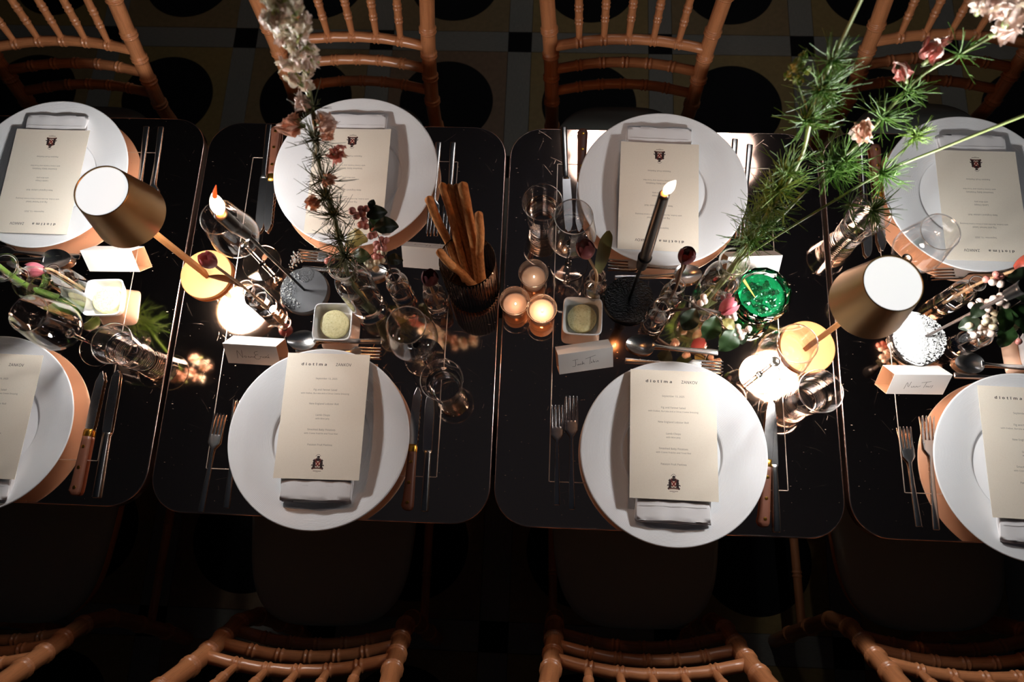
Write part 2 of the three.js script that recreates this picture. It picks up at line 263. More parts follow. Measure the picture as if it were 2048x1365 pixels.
copyOf(chair0, 'bamboo-style wooden chair cut off by the lower right corner of the picture', [0.794, 0, 0.155], Math.PI + 0.02);

// ---------- lamps ----------
function makeLamp(label, pos, turn, dx, dz) { // dx, dz: how far the shade stands off the foot's axis
  const t = thing('table_lamp', label, 'lamp', pos);
  part('base', lathe([[0, 0], [0.047, 0], [0.05, 0.0015], [0.05, 0.0085], [0.0485, 0.01], [0, 0.01]], 96), M.gold, t);
  const yb = 0.244, yt = 0.330, rb = 0.0585, rt = 0.0425, k = 0.75;
  const c = Math.cos(turn), s = Math.sin(turn), ring = (w, y) => { const q = (y - 0.009) / 0.24; return [[w, .0035], [w * .8, .0042], [-w * .8, .0042], [-w, .0035], [-w, -.0035], [-w * .8, -.0042], [w * .8, -.0042], [w, -.0035]].map(([x, z]) => [dx * k * q + x * c - z * s, y, dz * k * q + x * s + z * c]); };
  part('stem', loft([ring(.0098, .009), ring(.0095, .06), ring(.0088, .16), ring(.0082, .25)]), M.gold, t);
  const put = (m) => { m.position.set(dx * .85, 0, dz * .85); return m; };
  put(part('lamp_shade', lathe([[rb - 0.002, yb], [rb, yb], [rb + 0.0002, yb + 0.001], [rt + 0.0002, yt - 0.001], [rt, yt], [rt - 0.0015, yt], [rt - 0.002, yt - 0.003], [rt - 0.0022, yt - 0.006], [rb - 0.0024, yb + 0.002], [rb - 0.002, yb]], 128), M.shadeMetal, t));
  put(part('top_diffuser', lathe([[0, yt - 0.0012], [rt - 0.004, yt - 0.0012], [rt - 0.0018, yt - 0.002], [rt - 0.0018, yt - 0.005], [0, yt - 0.005]], 96), M.disc, t));
  put(part('under_diffuser', lathe([[0, yb + 0.006], [rb - 0.0035, yb + 0.006], [rb - 0.003, yb + 0.0085], [0, yb + 0.0085]], 96), M.discDown, t));
  const l = new THREE.PointLight(0xfffefc, LAMP_DOWN, 0, 2); l.position.set(dx * .85, yb - 0.003, dz * .85); l.shadow.radius = 1.4; l.castShadow = true; t.add(l);
const u = new THREE.RectAreaLight(0xfffefc, LAMP_UP, 0.074, 0.074); u.position.set(dx * .85, yt + 0.0006, dz * .85); u.rotation.x = Math.PI / 2; t.add(u);
}
makeLamp('left brass table lamp with glowing top, shading the far left plate', [-0.6517,0.75,-0.495], 0.95, -0.031, -0.014);
makeLamp('right brass table lamp with glowing top, beside the salt mound', [0.4846,0.75,-0.3861], -0.75, 0.012, -0.007);

// ---------- plates, napkins, menus ----------
const plateGeo = (() => {
  const p = [[0, 0.003], [0.056, 0.003], [0.058, 0], [0.064, 0], [0.066, 0.003], [0.09, 0.0065], [0.13, 0.0155], [0.158, 0.0238], [0.1618, 0.0258], [0.1626, 0.0272], [0.1618, 0.0284], [0.160, 0.0286]];
  for (let r = 0.1585; r > 0.0905; r -= 0.00048) p.push([r, 0.0112 + (r - 0.09) * 0.245 + 0.00013 * Math.sin(r / 0.00224 * Math.PI * 2)]);
  p.push([0.0892, 0.0108], [0.0882, 0.0098], [0.0872, 0.0072], [0.0862, 0.0066], [0.05, 0.0062], [0, 0.0062]);
  return lathe(p, 160);
})();
const menuTex = canvas(1024, 1536, (g, w, h) => {
  const r = rng(21); g.fillStyle = '#f1e7d6'; g.fillRect(0, 0, w, h);
  for (let i = 0; i < 26000; i++) { g.fillStyle = `rgba(${r() < .5 ? '255,250,238' : '176,160,132'},${.08 + r() * .12})`; g.fillRect(r() * w, r() * h, 2 + r() * 4, 1 + r() * 2); }
  const sp = (s, x, y, ls, f, al = 'center') => { g.font = f; let W = 0; for (const c of s) W += g.measureText(c).width + ls; let q = al === 'center' ? x - W / 2 : x; g.textAlign = 'left'; for (const c of s) { g.fillText(c, q, y); q += g.measureText(c).width + ls; } };
  g.fillStyle = '#17130f';
  g.save(); g.translate(182, 154); g.scale(1.3, 1); sp('diotīma', 0, 0, 13.5, 'bold 44px sans-serif', 'left'); g.restore();
  g.save(); g.translate(610, 154); sp('ZANKOV', 0, 0, 1, '50px sans-serif', 'left'); g.restore();
  g.fillStyle = '#8c8172'; const L = (s, y, z = 29) => sp(s, w / 2, y, 0.4, `${z}px sans-serif`);
  L('September 13, 2025', 326); L('Fig and Fennel Salad', 466, 31); L('with Endive, Burrata and a Citrus Creme Dressing', 510, 26); L('New England Lobster Roll', 640, 31); L('Lamb Chops', 778, 31); L('with Mint Jelly', 820, 26); L('Smashed Baby Potatoes', 956, 31); L('with Creme Fraiche and Trout Roe', 1000, 26); L('Passion Fruit Pavlova', 1138, 31);
  // the crest: shield with a red saltire, dark supporters, helm and scroll
  g.save(); g.translate(w / 2, 1345); g.lineJoin = 'round';
  g.fillStyle = '#5c1f1a'; g.beginPath(); g.moveTo(0, -58); g.bezierCurveTo(40, -62, 46, -30, 34, -24); g.lineTo(34, 30); g.lineTo(0, 50); g.lineTo(-34, 30); g.lineTo(-34, -24); g.bezierCurveTo(-46, -30, -40, -62, 0, -58); g.fill();
  g.fillStyle = '#241110'; for (const s of [-1, 1]) { g.save(); g.scale(s, 1); g.beginPath(); g.moveTo(26, 54); g.bezierCurveTo(34, 40, 24, 20, 30, 2); g.bezierCurveTo(34, -16, 30, -26, 40, -38); g.lineTo(46, -52); g.lineTo(51, -40); g.bezierCurveTo(66, -36, 64, -24, 54, -22); g.bezierCurveTo(62, -4, 62, 8, 56, 20); g.bezierCurveTo(76, 10, 84, 30, 70, 44); g.bezierCurveTo(76, 30, 66, 24, 58, 34); g.lineTo(64, 54); g.closePath(); g.fill(); g.restore(); }
  g.fillStyle = '#d9c3ac'; g.beginPath(); g.moveTo(-25, -22); g.lineTo(25, -22); g.lineTo(25, 10); g.quadraticCurveTo(20, 34, 0, 44); g.quadraticCurveTo(-20, 34, -25, 10); g.closePath(); g.fill(); g.save(); g.clip(); g.strokeStyle = '#9c2a22'; g.lineWidth = 15; g.beginPath(); g.moveTo(-30, -30); g.lineTo(26, 44); g.moveTo(30, -30); g.lineTo(-26, 44); g.stroke(); g.restore(); g.lineWidth = 4; g.strokeStyle = '#2a1110'; g.stroke();
  g.fillStyle = '#241110'; g.beginPath(); g.moveTo(-18, -26); g.quadraticCurveTo(-24, -56, 0, -62); g.quadraticCurveTo(24, -56, 18, -26); g.fill(); g.beginPath(); g.moveTo(-20, -62); g.quadraticCurveTo(-10, -92, 4, -84); g.quadraticCurveTo(24, -84, 18, -62); g.fill(); g.lineWidth = 3.5; g.strokeStyle = '#241110'; g.beginPath(); g.moveTo(-32, -80); g.quadraticCurveTo(-4, -116, 14, -96); g.lineTo(28, -84); g.stroke();
  g.fillStyle = '#3a1614'; g.beginPath(); g.moveTo(-74, 56); g.quadraticCurveTo(0, 44, 74, 56); g.lineTo(66, 76); g.quadraticCurveTo(0, 62, -66, 76); g.fill(); g.fillStyle = '#b98f78'; for (let k = -5; k <= 5; k++) g.fillRect(k * 10 - 3, 57 + Math.abs(k) * .9, 5, 8);
  g.fillStyle = '#5a3a30'; for (let k = -48; k < 48; k += 7.5) g.fillRect(k, 90, 5, 8); g.fillStyle = '#9a8a7a'; for (let k = -14; k < 14; k += 6) g.fillRect(k, 104, 3.5, 5);
  g.restore();
});
M.menu = std([1, 1, 1], 0.8, { map: menuTex });
M.menuBack = std([0.74, 0.68, 0.58], 0.85);
const menuGeo = (() => { const g = new THREE.BoxGeometry(0.151, 0.0007, 0.2265, 8, 1, 12); const p = g.attributes.position; for (let i = 0; i < p.count; i++) { const x = p.getX(i) / 0.0755, z = p.getZ(i) / 0.113; p.setY(i, p.getY(i) + 0.0012 * x * x * (0.4 + 0.6 * z) + 0.0008 * z * z); } g.computeVertexNormals(); return g; })();
const menuMats = [M.menuBack, M.menuBack, M.menu, M.menuBack, M.menuBack, M.menuBack];
function napkinGeo(seed, w = 0.1215) {
  const r = rng(seed), gs = [];
  for (let k = 0; k < 3; k++) { // three folded layers, softly uneven at the free end
    const y0 = k * 0.0042, x0 = (r() - .5) * 0.004, L = [0.206, 0.209, 0.2][k] + (r() - .5) * 0.006, ph = r() * 6, rings = [];
    for (let j = 0; j <= 26; j++) {
      const z = -L / 2 + L * j / 26, e = Math.max(0, (j - 16) / 10), wob = 0.0011 * e * Math.sin(ph + j * .3), yy = y0 + wob, hw = w / 2 + 0.0008 * Math.sin(j * 0.9 + ph), th = 0.004;
      const pr = []; for (let i = 0; i < 12; i++) { const f = i / 11 * 2 - 1; pr.push([x0 + f * hw, yy + th + 0.0009 * e * Math.sin(f * 9 + ph) + (Math.abs(f) > .95 ? -0.0008 : 0), z + 0.0012 * e * Math.sin(f * 5 + ph)]); }
      pr.push([x0 + hw + 0.0016, yy + th / 2, z]); for (let i = 11; i >= 0; i--) { const f = i / 11 * 2 - 1; pr.push([x0 + f * hw, yy, z]); } pr.push([x0 - hw - 0.0016, yy + th / 2, z]);
      rings.push(pr.reverse());
    }
    gs.push(loft(rings));
  }
  return gs;
}
function napkin(label, pos, turn, seed) {
  const t = thing('folded_napkin', label, 'napkin', pos, turn, null), gs = napkinGeo(seed);
  gs.forEach(g => part('linen_fold', g, M.linen, t));
  const st = []; for (let i = 0; i < 44; i++) st.push(box(0.0013, 0.0006, 0.0007, -0.0565 + i * 0.0026, 0.0125, 0.0765));
  tag(part('hem_stitches', merge(st), M.linenStitch, t), null, null, null, 'stuff');
  return t;
}
const seats = [ // plate centre, menu corners of its printed side (left top, right top, left bottom), where
  [[-0.3781,0.777,-0.7144], [-0.319,0.782,-0.5771], [-0.4592,0.782,-0.5764], [-0.3165,0.782,-0.7996], 'under the tall blossom stem'],
  [[0.2223,0.777,-0.6926], [0.2866,0.782,-0.5582], [0.1432,0.782,-0.5623], [0.2842,0.782,-0.7777], 'behind the burning tall taper'],
  [[-0.9972,0.777,-0.6949], [-0.9139,0.782,-0.5587], [-1.0697,0.782,-0.5597], [-0.9278,0.782,-0.7848], 'beyond the left lamp'],
  [[0.8048,0.777,-0.6978], [0.8839,0.782,-0.5593], [0.7454,0.782,-0.5603], [0.8863,0.782,-0.7734], 'beyond the right lamp'],
  [[-0.3924,0.777,-0.1858], [-0.4635,0.782,-0.336], [-0.3139,0.782,-0.3371], [-0.4596,0.782,-0.1115], 'right of the single fork'],
  [[0.2344,0.777,-0.1832], [0.1622,0.782,-0.3259], [0.3069,0.782,-0.3243], [0.1599,0.782,-0.102], 'right of the fork pair'],
  [[-1.005,0.777,-0.1908], [-1.0774,0.782,-0.3167], [-0.9216,0.782,-0.3151], [-1.0677,0.782,-0.0937], 'cut by the left edge, near side'],
  [[0.8408,0.777,-0.1817], [0.7697,0.782,-0.3155], [0.9069,0.782,-0.3131], [0.7688,0.782,-0.0943], 'cut by the right edge, near side'],
];
let plate0 = null;
seats.forEach(([c, a, b, d, where], i) => {
  const pos = [c[0], T, c[2]], lb = `white plate with fine concentric ridges ${where}`;
  if (!plate0) plate0 = solo('dinner_plate', plateGeo, M.porcelain, lb, 'plate', pos, 0, null); else copyOf(plate0, lb, pos);
  const turn = Math.atan2(-(b[2] - a[2]), b[0] - a[0]);
  const dn = V(d).sub(V(a)).normalize(), mid = V(b).add(V(d)).multiplyScalar(0.5);
  solo('menu_card', menuGeo, menuMats, `cream printed menu card lying on the plate ${where}`, 'menu', [mid.x, T + 0.0346, mid.z], turn);
  const nk = mid.clone().addScaledVector(dn, 0.0475);
  napkin(`folded white linen napkin under the menu ${where}`, [nk.x, T + 0.0206, nk.z], turn, 30 + i);
});

// ---------- place cards ----------
function placeCard(label, pos, turn, text, W = 0.1) {
  const t = thing('place_card', label, 'place card', pos, turn);
  const hd = 0.0265, rh = 0.0405, len = Math.hypot(hd, rh), tilt = Math.atan2(rh, hd);
  const tex = canvas(512, 256, (g, w, h) => { g.fillStyle = '#eae7e2'; g.fillRect(0, 0, w, h); g.strokeStyle = g.fillStyle = '#25211e'; g.lineWidth = 3; g.lineCap = 'round'; g.translate(w / 2, h / 2 + 8); g.rotate(-0.05); text(g); });
  const face = std([1, 1, 1], 0.85, { map: tex });
  const f = part('front_face', box(W, 0.0006, len, 0, 0, 0), [M.card, M.card, face, M.card, M.card, M.card], t); f.position.set(0, rh / 2, hd / 2); f.rotation.x = tilt;
  const b = part('back_face', box(W, 0.0006, len, 0, 0, 0), M.card, t); b.position.set(0, rh / 2, -hd / 2); b.rotation.x = -tilt;
  return t;
}
const hand = (s, size, sx = 1.15) => (g) => { g.save(); g.scale(sx, 1); g.font = `italic ${size}px serif`; g.textAlign = 'center'; g.fillText(s, 0, 10); g.restore(); };
// pen strokes: letters as polylines through smooth joints
const pen = (strokes) => (g) => { for (const s of strokes) { g.beginPath(); g.moveTo(s[0], s[1]); for (let i = 2; i < s.length - 2; i += 2) g.quadraticCurveTo(s[i], s[i + 1], (s[i] + s[i + 2]) / 2, (s[i + 1] + s[i + 3]) / 2); g.lineTo(s[s.length - 2], s[s.length - 1]); g.stroke(); } };
const cardAt = (a) => [a[0], T, a[2]];
placeCard('white folded place card left of the spoon above the near plate with one fork', cardAt([-0.5352,0.75,-0.348]), -0.03, pen([[-150, 40, -140, -30, -132, -60], [-132, -60, -110, 0, -96, 44, -94, -20, -86, -66], [-70, 30, -84, 18, -76, 8, -62, 10, -58, 24, -70, 30], [-40, 28, -46, 12, -34, 12, -34, 26, -24, 26], [-20, 28, -20, 12, -12, 24, -8, 12, -2, 26, 6, 14, 8, 28], [16, 12, 18, 28], [66, -56, 30, -50, 28, -18, 40, -8, 62, -14], [40, -8, 18, 10, 22, 44, 50, 48, 74, 36], [74, 12, 76, 28, 80, 14, 90, 10], [96, 12, 98, 28], [120, 12, 104, 14, 106, 28, 120, 26], [126, 28, 130, 0, 126, 28, 134, 12, 144, 10], [134, 16, 146, 28], [150, 22, 164, 16, 154, 8, 148, 24, 166, 26], [152, -4, 166, -14]]));
placeCard('white folded place card below the square dish of pale speckled butter', cardAt([0.0778,0.75,-0.3565]), 0.18, pen([[-120, -44, -70, -48], [-96, -46, -94, 10, -104, 40, -130, 34], [-70, 18, -84, 16, -82, 30, -68, 26, -66, 12, -64, 28], [-44, 14, -58, 16, -56, 30, -42, 26], [-36, 30, -30, -30, -34, 28, -26, 16, -18, 10], [-26, 18, -14, 30], [0, -36, 96, -62], [46, -48, 40, 0, 34, 40], [52, 14, 44, 22, 54, 30, 60, 20, 52, 14], [70, -8, 68, 30, 82, 26, 80, 14, 70, 18], [92, 14, 94, 30], [102, 30, 104, 14, 114, 12, 116, 30], [92, 2, 93, 3]]));
placeCard('white folded place card under the salt mound, its open end towards the right lamp', cardAt([0.6712,0.75,-0.3331]), 0.02, pen([[-120, 44, -112, -30, -104, -40, -86, 40, -76, -44], [-60, 14, -58, 30], [-48, 30, -46, 14, -36, 12, -34, 30], [-24, 30, -22, 14, -10, 14, -10, 28, 6, 20, 20, 10], [20, -30, 100, -44], [62, -38, 58, 0, 52, 36], [70, 10, 72, 30], [84, 14, 78, 28, 92, 26, 92, 14, 94, 30], [104, 30, 106, 14, 116, 12], [126, 8, 124, 30, 118, 40]]));
placeCard('white folded place card half under the left lamp shade, blank side towards us', cardAt([-0.8379,0.75,-0.525]), Math.PI + 0.02, pen([[-100, 30, -60, -40, -40, 30], [-20, 20, 20, 10, 60, 20]]));
placeCard('white folded place card behind the breadstick glass, writing on its far slope', cardAt([-0.2214,0.75,-0.5479]), Math.PI - 0.06, pen([[-130, 30, -110, -40, -96, 30], [-124, 8, -100, 6], [-84, 30, -82, 14, -72, 14, -70, 30], [-60, 30, -58, 14, -48, 14, -46, 30], [-36, 12, -34, 30], [0, -40, -4, 34], [36, -44, 30, 34], [-2, 0, 34, -6], [52, 14, 44, 26, 58, 28, 56, 14], [66, 14, 70, 30, 78, 16, 84, 30, 90, 12], [100, 14, 94, 28, 108, 26, 108, 14, 110, 30], [118, 30, 120, 14, 130, 12], [146, 14, 134, 20, 140, 30, 150, 26, 152, -30, 150, 30]]));
placeCard('white folded place card half hidden behind the green crystal glass', cardAt([0.3892,0.75,-0.5489]), Math.PI + 0.06, pen([[-110, 30, -90, -30, -70, 30], [-60, 20, -20, 12, 20, 24, 60, 14, 100, 22]]));

// ---------- cutlery ----------
const forkHandle = strip([{ x: 0, w: .0048, t: .0006 }, { x: .0012, w: .0056, t: .0012 }, { x: .02, w: .0054, t: .0014 }, { x: .08, w: .0042, t: .0015 }, { x: .115, w: .0029, t: .0016, y: .003 }, { x: .127, w: .0034, t: .0015, y: .0042 }, { x: .134, w: .0085, t: .0011, y: .0042 }, { x: .139, w: .0118, t: .0009, y: .0038 }, { x: .152, w: .0122, t: .0008, y: .0028 }, { x: .156, w: .0120, t: .0006, y: .0026 }]);
const tineGeo = [-1.5, -.5, .5, 1.5].map(k => strip([{ x: .150, w: .0021, t: .0008, y: .0028, z: k * .0066 }, { x: .165, w: .002, t: .0009, y: .0022, z: k * .0066 }, { x: .185, w: .0017, t: .0009, y: .0034, z: k * .0066 }, { x: .198, w: .0012, t: .0006, y: .0062, z: k * .0066 }, { x: .2, w: .0004, t: .0003, y: .0068, z: k * .0066 }]));
function place(t, tail, tip, L, y = 0) { const a = V(tail), b = V(tip), d = b.clone().sub(a); t.position.set(a.x, T + y, a.z); t.rotation.set(0, Math.atan2(-d.z, d.x), 0); const s = Math.hypot(d.x, d.z) / L; t.scale.set(s, 1, Math.min(1.06, Math.max(.94, s))); return t; }
let fork0 = null, spoon0 = null, tk0 = null;
const steak0 = [];
function again(o, label) { const c = o.clone(); c.name = numbered(o.name.replace(/_\d{3}$/, '')); scene.add(c); c.userData = { ...o.userData, label }; return c; }
function fork(label, tail, tip, y = 0) {
  if (!fork0) { fork0 = thing('fork', label, 'fork'); part('handle', forkHandle, M.steel, fork0); tineGeo.forEach(g => part('tine', g, M.steel, fork0)); return place(fork0, tail, tip, .2, y); }
  return place(again(fork0, label), tail, tip, .2, y);
}
const spoonHandle = strip([{ x: 0, w: .005, t: .0007 }, { x: .0012, w: .0058, t: .0012 }, { x: .02, w: .0055, t: .0014 }, { x: .08, w: .0042, t: .0016, y: .002 }, { x: .112, w: .0028, t: .0018, y: .006 }, { x: .128, w: .0032, t: .0016, y: .0088 }, { x: .136, w: .006, t: .001, y: .0090 }]);
const bowlPt = (u, v, dn) => { const a = v * Math.PI * 2, rr = u, x = .160 + .030 * rr * Math.cos(a), w = .0205 * (1 - .14 * Math.cos(a)); return [x, .0088 - (1 - rr * rr) * .0075 - dn + .0, w * rr * Math.sin(a)]; };
const spoonBowl = merge([surf(12, 40, (u, v) => bowlPt(1 - u, v, 0)), surf(12, 40, (u, v) => bowlPt(u, v, .0009)), surf(2, 40, (u, v) => bowlPt(1, v, u * .0009))]);
function spoon(label, tail, tip, y = 0) {
  if (!spoon0) { spoon0 = thing('spoon', label, 'spoon'); part('handle', spoonHandle, M.steel, spoon0); part('bowl', spoonBowl, M.steel, spoon0); return place(spoon0, tail, tip, .19, y); }
  return place(again(spoon0, label), tail, tip, .19, y);
}
const flat2 = (shape, depth, bevel, y) => { const g = new THREE.ExtrudeGeometry(shape, { depth, bevelEnabled: true, bevelSize: bevel, bevelThickness: bevel, bevelSegments: 2, curveSegments: 10 }); return g.rotateX(-Math.PI / 2).translate(0, y, 0); };
const poly = (pts) => { const s = new THREE.Shape(); pts.forEach(([x, y], i) => i ? s.lineTo(x, y) : s.moveTo(x, y)); return s; };
function steakKnife(label, tail, tip, side = 1, y = 0) {
  const k = side > 0 ? 0 : 1; if (steak0[k]) return place(again(steak0[k], label), tail, tip, .23, y);
  const t = steak0[k] = thing('steak_knife', label, 'knife'), f = (p) => p.map(([x, z]) => [x, side * z]);
  const o = [[.118, .0075], [.17, .0082], [.21, .0068], [.228, .0015], [.23, -.002]]; for (let i = 0; i <= 24; i++) o.push([.226 - i * .0042, -.0075 - (i % 2 ? .0013 : 0) + (i < 3 ? (3 - i) * .0013 : 0)]); o.push([.118, -.0075]);
  part('blade', flat2(poly(f(side > 0 ? o : o)), .0008, .0003, .0045), M.steel, t);
  part('bolster', strip([{ x: .106, w: .0072, t: .0042, y: .0055 }, { x: .108, w: .0078, t: .005, y: .0055 }, { x: .117, w: .0076, t: .0046, y: .0055 }, { x: .121, w: .0072, t: .0018, y: .0055 }]), M.brass, t);
  part('handle', strip([{ x: 0, w: .003, t: .002, y: .0055 }, { x: .002, w: .0078, t: .0044, y: .0055 }, { x: .008, w: .0108, t: .0053, y: .0055, z: side * -.001 }, { x: .02, w: .0098, t: .0055, y: .0056, z: 0 }, { x: .06, w: .0086, t: .0054, y: .0055 }, { x: .1, w: .0078, t: .005, y: .0055 }, { x: .107, w: .0076, t: .0046, y: .0055 }]), M.roseWood, t);
  for (const x of [.014, .05, .088]) part('rivet', lathe([[0, .0096], [.003, .0096], [.0032, .0112], [.0028, .0117], [0, .0118]], 20).translate(x, 0, 0), M.brass, t);
  return place(t, tail, tip, .23, y);
}
function tableKnife(label, tail, tip, y = 0) {
  if (tk0) return place(again(tk0, label), tail, tip, .235, y);
  const t = tk0 = thing('table_knife', label, 'knife');
  part('handle', strip([{ x: 0, w: .005, t: .002 , y: .0042 }, { x: .002, w: .0068, t: .0038, y: .0042 }, { x: .03, w: .0066, t: .0040, y: .0042 }, { x: .1, w: .0056, t: .0036, y: .0042 }, { x: .112, w: .0052, t: .003, y: .0042 }, { x: .118, w: .0075, t: .0022, y: .004 }]), M.steelDark, t);
  part('blade', flat2(poly([[.114, .0062], [.118, .0085], [.16, .0095], [.2, .0094], [.222, .0078], [.232, .004], [.235, -.001], [.228, -.0058], [.2, -.0078], [.15, -.0075], [.118, -.0072], [.114, -.006]]), .0010, .0003, .0036), M.steel, t);
  return place(t, tail, tip, .235, y);
}
fork('steel fork lying alone left of the near plate with one fork in view', [-0.5956,0.75,-0.0489], [-0.5869,0.75,-0.2262]);
fork('steel fork tucked under the left rim of the near plate, beside the lone fork', [-0.5508,0.75,-0.0576], [-0.5543,0.75,-0.2535]);
fork('shorter-looking steel fork, left of a pair beside the near plate', [0.0346,0.75,-0.0857], [0.0302,0.75,-0.2628]);
fork('steel fork, right of a pair beside the near plate', [0.0605,0.75,-0.079], [0.0558,0.75,-0.2804]);
fork('left fork of the pair over the orange reflection at lower right', [0.6555,0.75,-0.0738], [0.6465,0.75,-0.2456]);
fork('right fork of the pair over the orange reflection at lower right', [0.6844,0.75,-0.0692], [0.6889,0.75,-0.2669]);
fork('left of two forks with handles pointing away, right of the far left plate', [-0.8311,0.75,-0.8194], [-0.8151,0.75,-0.609]);
fork('right of two forks with handles pointing away, right of the far left plate', [-0.8004,0.75,-0.8189], [-0.7868,0.75,-0.6098]);
fork('left of two forks behind the breadsticks, handle pointing away', [-0.2227,0.75,-0.7961], [-0.2216,0.75,-0.593]);
fork('right of two forks behind the breadsticks, handle pointing away', [-0.1932,0.75,-0.7968], [-0.1909,0.75,-0.5886]);
fork('left of two dark forks between the far plate and the green needles', [0.3726,0.75,-0.8176], [0.353,0.75,-0.614]);
fork('right of two dark forks between the far plate and the green needles', [0.4017,0.75,-0.8059], [0.3763,0.75,-0.6011]);
fork('fork with tines pointing left towards scattered salt, behind the tall clear vase', [-0.304,0.75,-0.5331], [-0.4796,0.75,-0.5426]);
fork('fork with tines to the left, behind the leaning taper holder', [0.2927,0.75,-0.538], [0.121,0.75,-0.5401]);
fork('fork with tines to the left, right of the right lamp shade', [0.9117,0.75,-0.5529], [0.7282,0.75,-0.5385]);
fork('fork tines pointing right, peeking out beside the wine glass with green reflections', [-0.4615,0.75,-0.3523], [-0.3003,0.75,-0.3499]);
fork('fork tines pointing right, peeking out beyond the near plate by the white glow', [0.1533,0.75,-0.3514], [0.3311,0.75,-0.3441]);
fork('fork handle end peeking out behind the near plate at the right edge', [0.7459,0.75,-0.344], [0.9105,0.75,-0.3375]);
fork('fork under the far left plate rim, above the spoon', [-0.9127,0.75,-0.5271], [-1.1175,0.75,-0.5362]);
spoon('spoon with its bowl to the left beside the place card over the near plate', [-0.3015,0.75,-0.3741], [-0.4778,0.75,-0.3684]);
spoon('shiny spoon with its bowl to the left under the snowberry branch', [0.3239,0.75,-0.3723], [0.1543,0.75,-0.3831]);
spoon('spoon with its copper-reflecting bowl to the left, behind the far right near plate', [0.9106,0.75,-0.3616], [0.7459,0.75,-0.3664]);
spoon('spoon with its handle end left of the tall clear vase', [-0.4685,0.75,-0.5159], [-0.3009,0.75,-0.5084]);
spoon('spoon with its bowl to the right, left of the ring-necked green vase', [0.1335,0.75,-0.513], [0.2971,0.75,-0.5249]);
spoon('dark spoon with its bowl to the right beside the pink tulip vase', [-1.1167,0.75,-0.516], [-0.924,0.75,-0.5184]);
steakKnife('wooden-handled steak knife crossing the orange reflection at lower left', [-0.8271,0.75,-0.0687], [-0.8217,0.75,-0.2968], 1);
steakKnife('wooden-handled steak knife with brass collar right of the near plate, under the glasses', [-0.2279,0.75,-0.066], [-0.226,0.75,-0.2875], 1);
steakKnife('wooden-handled steak knife showing two rivets, right of the near plate by the white glow', [0.3904,0.75,-0.0624], [0.414,0.75,-0.2845], 1);
steakKnife('wooden-handled steak knife by the far plate under the blossom stem', [-0.5558,0.75,-0.822], [-0.5479,0.75,-0.5883], -1);
steakKnife('dark wooden-handled steak knife beside the far plate behind the burning taper', [0.0689,0.75,-0.8301], [0.0635,0.75,-0.605], -1);
steakKnife('wooden-handled steak knife half hidden behind the tall water glass at right', [0.645,0.75,-0.8082], [0.6379,0.75,-0.5816], -1);
tableKnife('steel table knife right of the steak knife at lower left', [-0.7879,0.75,-0.0658], [-0.7927,0.75,-0.3006]);
tableKnife('steel table knife right of the brass-collared steak knife', [-0.1977,0.75,-0.0654], [-0.2014,0.75,-0.2799]);
tableKnife('bright steel table knife running under the water glass by the white glow', [0.413,0.75,-0.0541], [0.4149,0.75,-0.2855]);
tableKnife('steel table knife left of the steak knife, near the tall candle flame', [-0.573,0.75,-0.8262], [-0.5635,0.75,-0.5857]);
tableKnife('dark table knife standing out against the white ceiling reflection', [0.0294,0.75,-0.8338], [0.0442,0.75,-0.6045]);
tableKnife('steel table knife left of the far right plate, behind needles', [0.6189,0.75,-0.7987], [0.6107,0.75,-0.5685]);

// ---------- glassware ----------
const LIFT = 0.0005; // glass stands a hair above the mirror
const rimOf = (r, w, y) => new THREE.TorusGeometry(r, w, 10, 96).rotateX(Math.PI / 2).translate(0, y, 0);
const flare = [[.0250, .004], [.0262, .02], [.0296, .06], [.0345, .095], [.0366, .1090]], rAt = (y) => { let i = 0; while (i < 3 && y > flare[i + 1][1]) i++; const [p, q] = [flare[i], flare[i + 1]]; return p[0] + (q[0] - p[0]) * (y - p[1]) / (q[1] - p[1]) + .0007 * Math.sin(y / .0062 * 6.2832) * Math.max(0, Math.min(1, (.052 - y) / .02)); };
const wallPts = (off, top) => { const a = []; for (let y = .004; y < top; y += .00085) a.push([rAt(y) - off, y]); a.push([rAt(top) - off, top]); return a; };
const skin = (pts, t) => lathe([...pts, ...pts.slice().reverse().map(([r, y]) => [r - t, y])], 96);
const tumblerGeo = skin([[.0225, .0008], [.0243, .0018], ...wallPts(0, .1090)], .0004);
const waterIn = lathe([[0, .0003], [.0215, .0003], [.0236, .0014], ...wallPts(.0006, .0745), [.0312, .0760], [.0300, .0755], [.02, .0753], [0, .0753]], 96);
function tumbler(label, pos) { const t = thing('water_tumbler', label, 'glass', [pos[0], T + LIFT, pos[2]]); part('glass_wall', tumblerGeo, M.pane, t); part('rim', rimOf(.0365, .0010, .1092), M.glass, t); part('water', waterIn, M.water, t); return t; }
tumbler('flared water tumbler standing over the table gap at lower left', [-0.7492,0.75,-0.3254]);
tumbler('flared water tumbler behind a wine glass, right of the breadsticks', [-0.0076,0.75,-0.6147]);
tumbler('flared water tumbler right of the near plate, beside the wine glass with green reflections', [-0.1691,0.75,-0.2791]);
tumbler('flared water tumbler beside the white glow and the near plate', [0.4645,0.75,-0.2817]);
tumbler('flared water tumbler under the green needles, left of the far right plate', [0.5746,0.75,-0.6086]);
const bowlSide = [[.0022, .0925], [.008, .0935], [.018, .0965], [.029, .104], [.0375, .1155], [.0418, .128], [.0425, .140], [.0405, .155], [.0372, .175], [.0338, .195], [.0318, .2065]];
const bowlPane = lathe([...bowlSide, ...bowlSide.slice().reverse().map(([r, y], i) => [Math.max(.0008, r - .0009), y + (i > 8 ? .0014 : .0003)])], 96);
const bowlRim = rimOf(.0315, .0009, .2068);
